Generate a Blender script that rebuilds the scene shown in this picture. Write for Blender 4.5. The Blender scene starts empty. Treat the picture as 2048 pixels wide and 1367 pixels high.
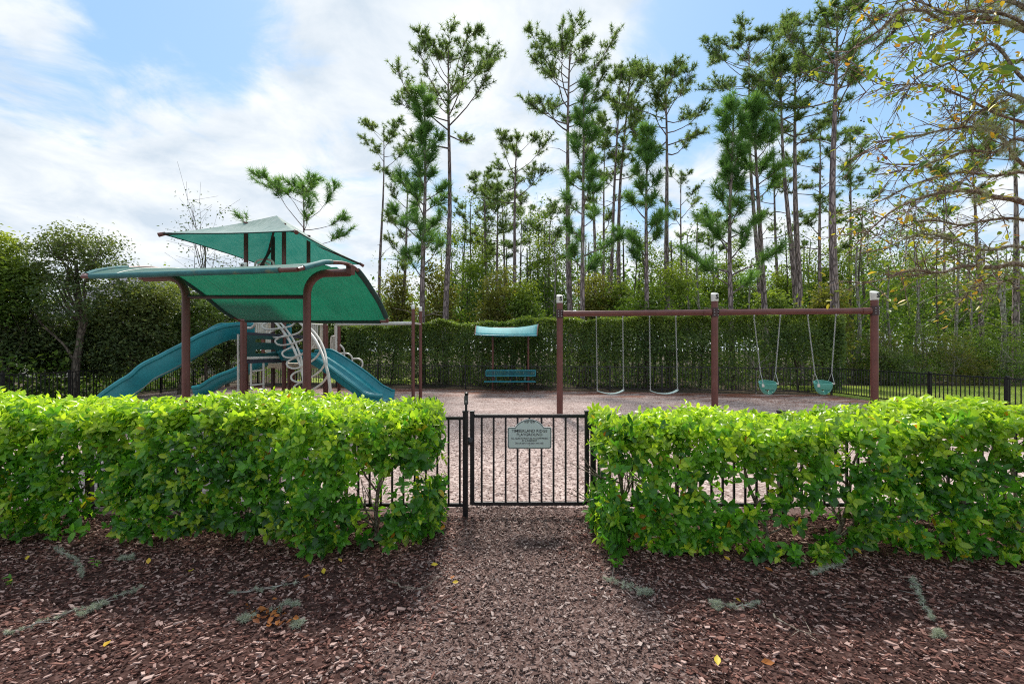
import bpy, math, random
import numpy as np
from mathutils import Vector, Matrix

# ------------------------------------------------------------------ camera, sky, sun
sc = bpy.context.scene
COL = sc.collection
FPX, CXP, HYP, EYE = 910.22, 1024.0, 700.0, 1.6      # focal length in photo pixels, centre, horizon, eye height
cam_data = bpy.data.cameras.new('camera')
cam_data.lens = 16.0; cam_data.sensor_width = 36.0
cam_data.shift_y = (HYP - 683.5) / 2048.0
cam_data.clip_start = 0.05; cam_data.clip_end = 2000
cam = bpy.data.objects.new('camera', cam_data); COL.objects.link(cam)
cam.location = (0, 0, EYE); cam.rotation_euler = (math.radians(90), 0, 0)
sc.camera = cam

SUN_DIR = Vector((-0.06, 0.60, 0.79)).normalized()   # towards the sun
SUN_EL = math.asin(SUN_DIR.z); SUN_AZ = math.atan2(SUN_DIR.x, SUN_DIR.y)
sun_data = bpy.data.lights.new('sun', 'SUN')
sun_data.energy = 3.0; sun_data.angle = math.radians(8.0); sun_data.color = (1.0, 0.95, 0.87)
sun = bpy.data.objects.new('sun', sun_data); COL.objects.link(sun)
sun.rotation_euler = (-SUN_DIR).to_track_quat('-Z', 'Y').to_euler()

sc.view_settings.view_transform = 'Standard'
sc.view_settings.look = 'None'
sc.view_settings.exposure = 0.80
sc.view_settings.gamma = 1.0
sc.view_settings.use_curve_mapping = False
sc.render.engine = 'CYCLES'
sc.cycles.use_denoising = False
sc.cycles.filter_width = 1.1
sc.cycles.max_bounces = 7
sc.cycles.diffuse_bounces = 4
sc.cycles.transmission_bounces = 5
sc.cycles.transparent_max_bounces = 6
sc.cycles.caustics_reflective = False
sc.cycles.caustics_refractive = False

world = bpy.data.worlds.new('World'); sc.world = world; world.use_nodes = True


def ray(px, py):
    return Vector(((px - CXP) / FPX, 1.0, -(py - HYP) / FPX)).normalized()


def build_world():
    nt = world.node_tree; N = nt.nodes; L = nt.links
    N.clear()
    out = N.new('ShaderNodeOutputWorld'); bg = N.new('ShaderNodeBackground')
    L.new(bg.outputs[0], out.inputs[0]); bg.inputs[1].default_value = 0.1
    sky = N.new('ShaderNodeTexSky'); sky.sky_type = 'NISHITA'; sky.sun_disc = False
    sky.sun_elevation = SUN_EL; sky.sun_rotation = SUN_AZ
    sky.air_density = 1.0; sky.dust_density = 0.6; sky.ozone_density = 1.2
    tc = N.new('ShaderNodeTexCoord')

    def m(op, a, b=None, c=None, clamp=False):
        n = N.new('ShaderNodeMath'); n.operation = op; n.use_clamp = clamp
        for i, v in enumerate((a, b, c)):
            if v is None: continue
            if isinstance(v, (int, float)): n.inputs[i].default_value = v
            else: L.new(v, n.inputs[i])
        return n.outputs[0]
    sep = N.new('ShaderNodeSeparateXYZ'); L.new(tc.outputs['Generated'], sep.inputs[0])
    den = m('ADD', m('ABSOLUTE', sep.outputs[2]), 0.22)
    cx = m('DIVIDE', sep.outputs[0], den); cy = m('DIVIDE', sep.outputs[1], den)
    comb = N.new('ShaderNodeCombineXYZ'); L.new(cx, comb.inputs[0]); L.new(cy, comb.inputs[1])

    def noise(scale, detail, rough, off, dist=0.0):
        mp = N.new('ShaderNodeMapping'); mp.inputs['Location'].default_value = off
        L.new(comb.outputs[0], mp.inputs[0])
        n = N.new('ShaderNodeTexNoise'); n.inputs['Scale'].default_value = scale
        n.inputs['Detail'].default_value = detail; n.inputs['Roughness'].default_value = rough
        n.inputs['Distortion'].default_value = dist
        L.new(mp.outputs[0], n.inputs['Vector']); return n.outputs[0]
    big = noise(1.3, 3, 0.5, (3.1, 1.7, 0))
    fine = noise(3.6, 10, 0.60, (7.3, 2.2, 4), 0.4)
    shade = noise(3.4, 8, 0.58, (1.2, 9.4, 2), 0.3)
    # cover = how much cloud; banks and gaps seen over the park, the rest of the dome by the noise alone
    cover = m('ADD', m('MULTIPLY', m('SUBTRACT', big, 0.5), 1.4), m('MULTIPLY', m('SUBTRACT', fine, 0.5), 2.6))
    cover = m('ADD', cover, 0.36)
    low = m('MULTIPLY', m('SUBTRACT', 0.40, sep.outputs[2], clamp=True), 1.3)
    cover = m('ADD', cover, low)
    for px, py, k, w in ((300, 60, 40, -0.45), (470, 80, 40, -0.62), (330, 300, 25, 0.35), (560, 420, 60, 0.3), (1250, 120, 25, 0.25), (150, 420, 25, 0.3), (1530, 40, 30, -0.85), (1330, 20, 60, -0.3), (640, 360, 60, -0.55),
                         (880, 380, 150, -0.3), (60, 10, 60, -0.5), (690, 110, 50, 0.5), (70, 75, 170, 0.85), (260, 250, 40, 0.3),
                         (980, 60, 30, 0.3), (200, 190, 120, -0.4), (1900, 330, 40, -0.4), (560, 250, 40, 0.25)):
        r = ray(px, py)
        dp = N.new('ShaderNodeVectorMath'); dp.operation = 'DOT_PRODUCT'
        L.new(tc.outputs['Generated'], dp.inputs[0]); dp.inputs[1].default_value = r
        e = m('EXPONENT', m('MULTIPLY', m('SUBTRACT', dp.outputs['Value'], 1.0), k * 2))
        cover = m('ADD', cover, m('MULTIPLY', e, w))
    mr = N.new('ShaderNodeMapRange'); mr.interpolation_type = 'SMOOTHSTEP'
    mr.inputs['From Min'].default_value = -0.10; mr.inputs['From Max'].default_value = 0.62
    L.new(cover, mr.inputs['Value'])
    ramp = N.new('ShaderNodeValToRGB')
    ramp.color_ramp.elements[0].position = 0.30; ramp.color_ramp.elements[0].color = (3.9, 4.5, 5.15, 1)
    ramp.color_ramp.elements[1].position = 0.62; ramp.color_ramp.elements[1].color = (5.9, 6.1, 6.25, 1)
    L.new(shade, ramp.inputs[0])
    # pale blue between the clouds: the Nishita blue through thin high cloud
    veil = N.new('ShaderNodeMixRGB'); veil.inputs[0].default_value = 0.55
    L.new(sky.outputs[0], veil.inputs[1]); veil.inputs[2].default_value = (2.3, 4.1, 6.0, 1)
    mx = N.new('ShaderNodeMixRGB'); L.new(mr.outputs[0], mx.inputs[0])
    L.new(veil.outputs[0], mx.inputs[1]); L.new(ramp.outputs[0], mx.inputs[2])
    L.new(mx.outputs[0], bg.inputs[0])


build_world()

# ------------------------------------------------------------------ helpers
rng = np.random.default_rng(7)
random.seed(7)


def P(px, py, d):
    return Vector(((px - CXP) / FPX * d, d, EYE - (py - HYP) / FPX * d))


def XP(px, d): return (px - CXP) / FPX * d
def ZP(py, d): return EYE - (py - HYP) / FPX * d


ORIG = {}


def tag(o, label=None, cat=None, group=None, kind=None):
    if label: o['label'] = label
    if cat: o['category'] = cat
    if group: o['group'] = group
    if kind: o['kind'] = kind
    return o


def thing(name, label, cat, loc=(0, 0, 0), group=None):
    o = bpy.data.objects.new(name, None); COL.objects.link(o)
    o.empty_display_size = 0.2
    o.location = loc; ORIG[o.name] = Vector(loc)
    return tag(o, label, cat, group)


def link(name, me, parent=None, loc=None, mat4=None):
    """A mesh object; its mesh is in world coordinates (shifted under its thing) unless loc or mat4 says where it stands."""
    o = bpy.data.objects.new(name, me); COL.objects.link(o)
    base = Vector((0, 0, 0))
    if parent is not None:
        o.parent = parent; base = ORIG[parent.name]
    if mat4 is not None:
        o.matrix_basis = Matrix.Translation(-base) @ mat4
    elif loc is not None:
        o.location = Vector(loc) - base
    else:
        o.location = -base if parent is None or parent.type == 'EMPTY' else (0, 0, 0)
    if loc is None and mat4 is None:
        ORIG[o.name] = base * 0 + base if False else (Vector((0, 0, 0)))
        # children of this part are built in the same world coordinates
        PART_LOCAL.add(o.name)
    else:
        ORIG[o.name] = Vector(loc) if loc is not None else mat4.translation.copy()
    return o


PART_LOCAL = set()


def np_mesh(name, V, chunks, mats, attrs=None, smooth=False, midx=None):
    """Mesh from numpy arrays. chunks = list of (M,k) index arrays; attrs = {name: per-face values}."""
    me = bpy.data.meshes.new(name)
    V = np.asarray(V, dtype=np.float32)
    me.vertices.add(len(V)); me.vertices.foreach_set('co', V.ravel())
    loops = np.concatenate([c.ravel() for c in chunks]).astype(np.int32)
    tot = np.concatenate([np.full(len(c), c.shape[1], dtype=np.int32) for c in chunks])
    start = np.concatenate([[0], np.cumsum(tot)[:-1]]).astype(np.int32)
    me.loops.add(len(loops)); me.loops.foreach_set('vertex_index', loops)
    me.polygons.add(len(tot)); me.polygons.foreach_set('loop_start', start)
    me.polygons.foreach_set('loop_total', tot)
    me.update(calc_edges=True)
    me.polygons.foreach_set('use_smooth', np.full(len(tot), smooth, dtype=bool))
    if attrs:
        for k, v in attrs.items():
            a = me.attributes.new(k, 'FLOAT', 'FACE'); a.data.foreach_set('value', np.asarray(v, dtype=np.float32))
    for m in (mats if isinstance(mats, (list, tuple)) else [mats]): me.materials.append(m)
    return me


class MB:
    """Collects boxes, tubes, sheets; build() links them as ONE mesh object."""
    def __init__(s): s.V = []; s.F = []

    def add(s, V, F):
        n = len(s.V); s.V += [tuple(v) for v in V]; s.F += [tuple(i + n for i in f) for f in F]; return s

    def faces(s, F): s.F += [tuple(f) for f in F]; return s

    def box(s, c, size, rz=0.0, ch=0.0, M=None):
        hx, hy, hz = size[0] / 2, size[1] / 2, size[2] / 2
        pts = [(x, y, z) for x in (-hx, hx) for y in (-hy, hy) for z in (-hz, hz)]
        if M is None: M = Matrix.Rotation(rz, 3, 'Z')
        V = [Vector(c) + M @ Vector(p) for p in pts]
        return s.add(V, [(0, 1, 3, 2), (4, 6, 7, 5), (0, 4, 5, 1), (2, 3, 7, 6), (0, 2, 6, 4), (1, 5, 7, 3)])

    def bar(s, a, b, w, h, up=(0, 0, 1)):
        a, b = Vector(a), Vector(b); d = (b - a); l = d.length; d.normalize()
        side = d.cross(Vector(up))
        if side.length < 1e-4: side = d.cross(Vector((0, 1, 0)))
        side.normalize(); u = side.cross(d)
        M = Matrix((d, side, u)).transposed()
        return s.box((a + b) / 2, (l, w, h), M=M)

    def tube(s, pts, r, n=8, cap=True, closed=False):
        pts = [Vector(p) for p in pts]
        rr = r if isinstance(r, (list, tuple)) else [r] * len(pts)
        T = []
        for i in range(len(pts)):
            if closed: t = pts[(i + 1) % len(pts)] - pts[i - 1]
            else: t = pts[min(i + 1, len(pts) - 1)] - pts[max(i - 1, 0)]
            T.append(t.normalized() if t.length > 1e-9 else Vector((0, 0, 1)))
        ref = Vector((0, 0, 1)) if abs(T[0].z) < 0.9 else Vector((1, 0, 0))
        u = T[0].cross(ref).normalized()
        V = []; F = []
        for i, p in enumerate(pts):
            u = (u - T[i] * u.dot(T[i])).normalized(); v = T[i].cross(u)
            for k in range(n):
                a = 2 * math.pi * k / n
                V.append(p + (u * math.cos(a) + v * math.sin(a)) * rr[i])
        m = len(pts)
        for i in range(m if closed else m - 1):
            j = (i + 1) % m
            for k in range(n):
                k2 = (k + 1) % n
                F.append((i * n + k, i * n + k2, j * n + k2, j * n + k))
        if cap and not closed:
            F.append(tuple(range(n - 1, -1, -1))); F.append(tuple((m - 1) * n + k for k in range(n)))
        return s.add(V, F)

    def grid(s, rows, closed_u=False):
        """rows: list of equal-length point lists."""
        nr, nc = len(rows), len(rows[0])
        V = [p for r in rows for p in r]; F = []
        for i in range(nr - 1):
            for j in range(nc if closed_u else nc - 1):
                j2 = (j + 1) % nc
                F.append((i * nc + j, i * nc + j2, (i + 1) * nc + j2, (i + 1) * nc + j))
        return s.add(V, F)

    def build(s, name, mat, parent=None, smooth=True, bevel=0.0, solid=0.0, angle=40):
        me = bpy.data.meshes.new(name)
        me.from_pydata([tuple(v) for v in s.V], [], s.F); me.update()
        for m in (mat if isinstance(mat, (list, tuple)) else [mat]): me.materials.append(m)
        if smooth:
            me.polygons.foreach_set('use_smooth', [True] * len(me.polygons))
            me.set_sharp_from_angle(angle=math.radians(angle))
        o = link(name, me, parent)
        if solid:
            md = o.modifiers.new('thickness', 'SOLIDIFY'); md.thickness = solid; md.offset = 0
        if bevel:
            md = o.modifiers.new('bevel', 'BEVEL'); md.width = bevel; md.segments = 2; md.limit_method = 'ANGLE'
        return o


def catmull(pts, n=6):
    pts = [Vector(p) for p in pts]; out = []
    for i in range(len(pts) - 1):
        p0 = pts[max(i - 1, 0)]; p1 = pts[i]; p2 = pts[i + 1]; p3 = pts[min(i + 2, len(pts) - 1)]
        for k in range(n):
            t = k / n
            out.append(0.5 * ((2 * p1) + (p2 - p0) * t + (2 * p0 - 5 * p1 + 4 * p2 - p3) * t * t + (3 * p1 - p0 - 3 * p2 + p3) * t ** 3))
    out.append(pts[-1]); return out


def vnoise(Pn, scale, seed=0):
    """Value noise in numpy, 0..1."""
    q = np.asarray(Pn, dtype=np.float64) * scale
    i = np.floor(q).astype(np.int64); f = q - i; f = f * f * (3 - 2 * f)

    def h(a, b, c):
        x = (a * 374761393 + b * 668265263 + c * 2246822519 + seed * 1274126177) & 0xFFFFFFFF
        x = ((x ^ (x >> 15)) * 739982445) & 0xFFFFFFFF
        x = ((x ^ (x >> 13)) * 1274126177) & 0xFFFFFFFF
        return ((x ^ (x >> 16)) & 0xFFFF) / 65535.0
    r = 0
    for dx in (0, 1):
        for dy in (0, 1):
            for dz in (0, 1):
                w = (f[:, 0] if dx else 1 - f[:, 0]) * (f[:, 1] if dy else 1 - f[:, 1]) * (f[:, 2] if dz else 1 - f[:, 2])
                r = r + w * h(i[:, 0] + dx, i[:, 1] + dy, i[:, 2] + dz)
    return r


def unit(a): return a / np.maximum(np.linalg.norm(a, axis=-1, keepdims=True), 1e-9)


# ------------------------------------------------------------------ materials
def new_mat(name):
    m = bpy.data.materials.new(name); m.use_nodes = True
    nt = m.node_tree; nt.nodes.clear()
    out = nt.nodes.new('ShaderNodeOutputMaterial')
    return m, nt, out


def c4(c): return (c[0], c[1], c[2], 1)


def principled(name, c1, c2=None, scale=8, rough=0.5, spec=0.5, metal=0.0, bump=0.0, bscale=40, stretch=None, coat=0.0, sheen=0.0, detail=6, dirt=None):
    m, nt, out = new_mat(name); N, L = nt.nodes, nt.links
    b = N.new('ShaderNodeBsdfPrincipled'); L.new(b.outputs[0], out.inputs[0])
    b.inputs['Roughness'].default_value = rough; b.inputs['Specular IOR Level'].default_value = spec
    b.inputs['Metallic'].default_value = metal; b.inputs['Coat Weight'].default_value = coat
    b.inputs['Sheen Weight'].default_value = sheen
    tc = N.new('ShaderNodeTexCoord'); vec = tc.outputs['Object']
    if stretch:
        mp = N.new('ShaderNodeMapping'); mp.inputs['Scale'].default_value = stretch; L.new(vec, mp.inputs[0]); vec = mp.outputs[0]
    if c2 is None: b.inputs['Base Color'].default_value = c4(c1)
    else:
        n = N.new('ShaderNodeTexNoise'); n.inputs['Scale'].default_value = scale; n.inputs['Detail'].default_value = detail
        n.inputs['Roughness'].default_value = 0.65
        L.new(vec, n.inputs['Vector'])
        r = N.new('ShaderNodeValToRGB'); r.color_ramp.elements[0].position = 0.35; r.color_ramp.elements[1].position = 0.68
        r.color_ramp.elements[0].color = c4(c1); r.color_ramp.elements[1].color = c4(c2)
        L.new(n.outputs[0], r.inputs[0]); col = r.outputs[0]
        if dirt:
            n2 = N.new('ShaderNodeTexNoise'); n2.inputs['Scale'].default_value = dirt[1]; n2.inputs['Detail'].default_value = 5
            L.new(tc.outputs['Object'], n2.inputs['Vector'])
            r2 = N.new('ShaderNodeValToRGB'); r2.color_ramp.elements[0].position = dirt[2]; r2.color_ramp.elements[1].position = dirt[2] + 0.12
            L.new(n2.outputs[0], r2.inputs[0])
            mx = N.new('ShaderNodeMixRGB'); L.new(r2.outputs[0], mx.inputs[0]); L.new(col, mx.inputs[1]); mx.inputs[2].default_value = c4(dirt[0])
            col = mx.outputs[0]
        L.new(col, b.inputs['Base Color'])
        rr = N.new('ShaderNodeMapRange'); rr.inputs['To Min'].default_value = rough * 0.8; rr.inputs['To Max'].default_value = min(1, rough * 1.25)
        L.new(n.outputs[0], rr.inputs[0]); L.new(rr.outputs[0], b.inputs['Roughness'])
    if bump:
        n = N.new('ShaderNodeTexNoise'); n.inputs['Scale'].default_value = bscale; n.inputs['Detail'].default_value = 5
        L.new(vec, n.inputs['Vector'])
        bp = N.new('ShaderNodeBump'); bp.inputs['Strength'].default_value = bump; bp.inputs['Distance'].default_value = 0.02
        L.new(n.outputs[0], bp.inputs['Height']); L.new(bp.outputs[0], b.inputs['Normal'])
    return m


def leaf_mat(name, ramp, young=None, trans=0.35, rough=0.42, spec=0.4, tboost=1.5):
    """Leaf: colour by the face values rnd (which leaf) and age (new growth)."""
    m, nt, out = new_mat(name); N, L = nt.nodes, nt.links
    a = N.new('ShaderNodeAttribute'); a.attribute_name = 'rnd'
    r = N.new('ShaderNodeValToRGB'); els = r.color_ramp.elements
    els[0].position = ramp[0][0]; els[0].color = c4(ramp[0][1])
    els[1].position = ramp[-1][0]; els[1].color = c4(ramp[-1][1])
    for p, c in ramp[1:-1]:
        e = els.new(p); e.color = c4(c)
    L.new(a.outputs['Fac'], r.inputs[0]); col = r.outputs[0]
    if young:
        ag = N.new('ShaderNodeAttribute'); ag.attribute_name = 'age'
        mx = N.new('ShaderNodeMixRGB'); L.new(ag.outputs['Fac'], mx.inputs[0]); L.new(col, mx.inputs[1]); mx.inputs[2].default_value = c4(young)
        col = mx.outputs[0]
    b = N.new('ShaderNodeBsdfPrincipled'); b.inputs['Roughness'].default_value = rough; b.inputs['Specular IOR Level'].default_value = spec
    L.new(col, b.inputs['Base Color'])
    t = N.new('ShaderNodeBsdfTranslucent')
    g = N.new('ShaderNodeMixRGB'); g.blend_type = 'MULTIPLY'; g.inputs[0].default_value = 1.0
    L.new(col, g.inputs[1]); g.inputs[2].default_value = (tboost * 1.05, tboost * 1.1, tboost * 0.55, 1)
    L.new(g.outputs[0], t.inputs[0])
    mix = N.new('ShaderNodeMixShader'); mix.inputs[0].default_value = trans
    L.new(b.outputs[0], mix.inputs[1]); L.new(t.outputs[0], mix.inputs[2]); L.new(mix.outputs[0], out.inputs[0])
    return m


def fabric_mat(name, c, trans, tcol, pale=None, weave=420):
    m, nt, out = new_mat(name); N, L = nt.nodes, nt.links
    b = N.new('ShaderNodeBsdfPrincipled'); b.inputs['Roughness'].default_value = 0.62; b.inputs['Specular IOR Level'].default_value = 0.45
    b.inputs['Sheen Weight'].default_value = 0.25; b.inputs['Sheen Roughness'].default_value = 0.5
    tc = N.new('ShaderNodeTexCoord')
    n = N.new('ShaderNodeTexNoise'); n.inputs['Scale'].default_value = 2.2; n.inputs['Detail'].default_value = 8
    L.new(tc.outputs['Object'], n.inputs['Vector'])
    mp = N.new('ShaderNodeMapping'); mp.inputs['Scale'].default_value = (14, 1.2, 1.2); mp.inputs['Rotation'].default_value = (0, 0, 0.6)
    L.new(tc.outputs['Object'], mp.inputs[0])
    n2 = N.new('ShaderNodeTexNoise'); n2.inputs['Scale'].default_value = 1.6; n2.inputs['Detail'].default_value = 6
    L.new(mp.outputs[0], n2.inputs['Vector'])
    ad = N.new('ShaderNodeMath'); ad.operation = 'ADD'; L.new(n.outputs[0], ad.inputs[0]); L.new(n2.outputs[0], ad.inputs[1])
    r = N.new('ShaderNodeValToRGB'); r.color_ramp.elements[0].position = 0.38; r.color_ramp.elements[1].position = 0.62
    hf = N.new('ShaderNodeMath'); hf.operation = 'MULTIPLY'; hf.inputs[1].default_value = 0.5; L.new(ad.outputs[0], hf.inputs[0])
    L.new(hf.outputs[0], r.inputs[0])
    r.color_ramp.elements[0].color = (c[0] * .9, c[1] * .9, c[2] * .9, 1); r.color_ramp.elements[1].color = c4(pale or (c[0] * 1.1, c[1] * 1.1, c[2] * 1.1))
    L.new(r.outputs[0], b.inputs['Base Color'])
    w = N.new('ShaderNodeTexWave'); w.inputs['Scale'].default_value = weave * 0.25; w.inputs['Distortion'].default_value = 1.5
    L.new(tc.outputs['Object'], w.inputs['Vector'])
    bp = N.new('ShaderNodeBump'); bp.inputs['Strength'].default_value = 0.25; bp.inputs['Distance'].default_value = 0.004
    L.new(w.outputs[1], bp.inputs['Height']); L.new(bp.outputs[0], b.inputs['Normal'])
    t = N.new('ShaderNodeBsdfTranslucent')
    tr = N.new('ShaderNodeMixRGB'); tr.blend_type = 'MULTIPLY'; tr.inputs[0].default_value = 0.55
    tr.inputs[1].default_value = c4(tcol); 
    r3 = N.new('ShaderNodeValToRGB'); r3.color_ramp.elements[0].position = 0.36; r3.color_ramp.elements[1].position = 0.64
    r3.color_ramp.elements[0].color = (0.72, 0.72, 0.72, 1); r3.color_ramp.elements[1].color = (1, 1, 1, 1)
    L.new(hf.outputs[0], r3.inputs[0]); L.new(r3.outputs[0], tr.inputs[2]); L.new(tr.outputs[0], t.inputs[0])
    mix = N.new('ShaderNodeMixShader'); mix.inputs[0].default_value = trans
    L.new(b.outputs[0], mix.inputs[1]); L.new(t.outputs[0], mix.inputs[2]); L.new(mix.outputs[0], out.inputs[0])
    return m


def bark_mat(name, c1, c2, c3, scale=9, stretch=(1, 1, 0.22), bump=0.8):
    m, nt, out = new_mat(name); N, L = nt.nodes, nt.links
    b = N.new('ShaderNodeBsdfPrincipled'); b.inputs['Roughness'].default_value = 0.9; b.inputs['Specular IOR Level'].default_value = 0.2
    L.new(b.outputs[0], out.inputs[0])
    tc = N.new('ShaderNodeTexCoord'); mp = N.new('ShaderNodeMapping'); mp.inputs['Scale'].default_value = stretch
    L.new(tc.outputs['Object'], mp.inputs[0])
    v = N.new('ShaderNodeTexVoronoi'); v.feature = 'DISTANCE_TO_EDGE'; v.inputs['Scale'].default_value = scale
    n = N.new('ShaderNodeTexNoise'); n.inputs['Scale'].default_value = scale * 0.8; n.inputs['Detail'].default_value = 8
    L.new(mp.outputs[0], v.inputs['Vector']); L.new(mp.outputs[0], n.inputs['Vector'])
    r = N.new('ShaderNodeValToRGB'); r.color_ramp.elements[0].position = 0.3; r.color_ramp.elements[1].position = 0.7
    r.color_ramp.elements[0].color = c4(c2); r.color_ramp.elements[1].color = c4(c3)
    L.new(n.outputs[0], r.inputs[0])
    r2 = N.new('ShaderNodeValToRGB'); r2.color_ramp.elements[0].position = 0.0; r2.color_ramp.elements[1].position = 0.18
    L.new(v.outputs[0], r2.inputs[0])
    mx = N.new('ShaderNodeMixRGB'); L.new(r2.outputs[0], mx.inputs[0]); mx.inputs[1].default_value = c4(c1); L.new(r.outputs[0], mx.inputs[2])
    L.new(mx.outputs[0], b.inputs['Base Color'])
    bp = N.new('ShaderNodeBump'); bp.inputs['Strength'].default_value = bump; bp.inputs['Distance'].default_value = 0.03
    L.new(r2.outputs[0], bp.inputs['Height']); L.new(bp.outputs[0], b.inputs['Normal'])
    return m


def chip_mat(name, cols, rough=0.85):
    m, nt, out = new_mat(name); N, L = nt.nodes, nt.links
    b = N.new('ShaderNodeBsdfPrincipled'); b.inputs['Roughness'].default_value = rough; b.inputs['Specular IOR Level'].default_value = 0.25
    a = N.new('ShaderNodeAttribute'); a.attribute_name = 'rnd'
    r = N.new('ShaderNodeValToRGB'); els = r.color_ramp.elements
    els[0].position = 0; els[0].color = c4(cols[0]); els[1].position = 1; els[1].color = c4(cols[-1])
    for i, c in enumerate(cols[1:-1]):
        e = els.new((i + 1) / (len(cols) - 1)); e.color = c4(c)
    L.new(a.outputs['Fac'], r.inputs[0])
    tc = N.new('ShaderNodeTexCoord')
    n = N.new('ShaderNodeTexNoise'); n.inputs['Scale'].default_value = 120; n.inputs['Detail'].default_value = 4
    L.new(tc.outputs['Object'], n.inputs['Vector'])
    mr = N.new('ShaderNodeMapRange'); mr.inputs['To Min'].default_value = 0.6; mr.inputs['To Max'].default_value = 1.4
    L.new(n.outputs[0], mr.inputs[0])
    mx = N.new('ShaderNodeMixRGB'); mx.blend_type = 'MULTIPLY'; mx.inputs[0].default_value = 1
    L.new(r.outputs[0], mx.inputs[1]); L.new(mr.outputs[0], mx.inputs[2])
    L.new(mx.outputs[0], b.inputs['Base Color']); L.new(b.outputs[0], out.inputs[0])
    return m


def ground_mat(name, c1, c2, c3, scale, straw=None, bump=0.6):
    m, nt, out = new_mat(name); N, L = nt.nodes, nt.links
    b = N.new('ShaderNodeBsdfPrincipled'); b.inputs['Roughness'].default_value = 0.95; b.inputs['Specular IOR Level'].default_value = 0.1
    L.new(b.outputs[0], out.inputs[0])
    tc = N.new('ShaderNodeTexCoord'); o = tc.outputs['Object']
    v = N.new('ShaderNodeTexVoronoi'); v.inputs['Scale'].default_value = scale; v.inputs['Randomness'].default_value = 1
    L.new(o, v.inputs['Vector'])
    sp = N.new('ShaderNodeSeparateColor'); L.new(v.outputs['Color'], sp.inputs[0])
    r = N.new('ShaderNodeValToRGB'); e = r.color_ramp.elements
    e[0].position = 0.05; e[0].color = c4(c1); e[1].position = 0.95; e[1].color = c4(c3)
    k = e.new(0.5); k.color = c4(c2)
    L.new(sp.outputs[0], r.inputs[0])
    n = N.new('ShaderNodeTexNoise'); n.inputs['Scale'].default_value = 1.1; n.inputs['Detail'].default_value = 8; n.inputs['Roughness'].default_value = 0.7
    L.new(o, n.inputs['Vector'])
    mr = N.new('ShaderNodeMapRange'); mr.inputs['From Min'].default_value = 0.3; mr.inputs['From Max'].default_value = 0.7
    mr.inputs['To Min'].default_value = 0.72; mr.inputs['To Max'].default_value = 1.22
    L.new(n.outputs[0], mr.inputs[0])
    mx = N.new('ShaderNodeMixRGB'); mx.blend_type = 'MULTIPLY'; mx.inputs[0].default_value = 1
    L.new(r.outputs[0], mx.inputs[1]); L.new(mr.outputs[0], mx.inputs[2]); col = mx.outputs[0]
    if straw:      # red pine straw drifted in strips, thicker toward the back and right fences
        mp = N.new('ShaderNodeMapping'); mp.inputs['Scale'].default_value = (0.55, 1.7, 1); L.new(o, mp.inputs[0])
        n2 = N.new('ShaderNodeTexNoise'); n2.inputs['Scale'].default_value = 1.0; n2.inputs['Detail'].default_value = 7; n2.inputs['Roughness'].default_value = 0.7
        L.new(mp.outputs[0], n2.inputs['Vector'])
        sx = N.new('ShaderNodeSeparateXYZ'); L.new(o, sx.inputs[0])
        def mm(op, a, bb):
            q = N.new('ShaderNodeMath'); q.operation = op
            for i, vv in enumerate((a, bb)):
                if isinstance(vv, (int, float)): q.inputs[i].default_value = vv
                else: L.new(vv, q.inputs[i])
            return q.outputs[0]
        # metres in front of the back fence line and inside the right fence
        db = mm('SUBTRACT', mm('ADD', 16.1 + 11.3 * 0.184, mm('MULTIPLY', sx.outputs[0], -0.184)), sx.outputs[1])
        dr = mm('MULTIPLY', mm('SUBTRACT', 11.3, sx.outputs[0]), 1.1)
        dm = mm('MINIMUM', db, dr)
        near = N.new('ShaderNodeMapRange'); near.inputs['From Min'].default_value = 0.0; near.inputs['From Max'].default_value = 5.0
        near.inputs['To Min'].default_value = 0.17; near.inputs['To Max'].default_value = -0.10
        L.new(dm, near.inputs[0])
        s = mm('ADD', n2.outputs[0], near.outputs[0])
        r2 = N.new('ShaderNodeValToRGB'); r2.color_ramp.elements[0].position = 0.55; r2.color_ramp.elements[1].position = 0.72
        L.new(s, r2.inputs[0])
        n3 = N.new('ShaderNodeTexNoise'); n3.inputs['Scale'].default_value = 30; L.new(o, n3.inputs['Vector'])
        rs = N.new('ShaderNodeValToRGB'); rs.color_ramp.elements[0].color = c4((straw[0] * .5, straw[1] * .5, straw[2] * .5)); rs.color_ramp.elements[1].color = c4(straw)
        rs.color_ramp.elements[0].position = 0.35; rs.color_ramp.elements[1].position = 0.65
        L.new(n3.outputs[0], rs.inputs[0])
        m2 = N.new('ShaderNodeMixRGB'); L.new(r2.outputs[0], m2.inputs[0]); L.new(col, m2.inputs[1]); L.new(rs.outputs[0], m2.inputs[2]); col = m2.outputs[0]
    L.new(col, b.inputs['Base Color'])
    bp = N.new('ShaderNodeBump'); bp.inputs['Strength'].default_value = bump; bp.inputs['Distance'].default_value = 0.02
    L.new(sp.outputs[1], bp.inputs['Height']); L.new(bp.outputs[0], b.inputs['Normal'])
    return m


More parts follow.
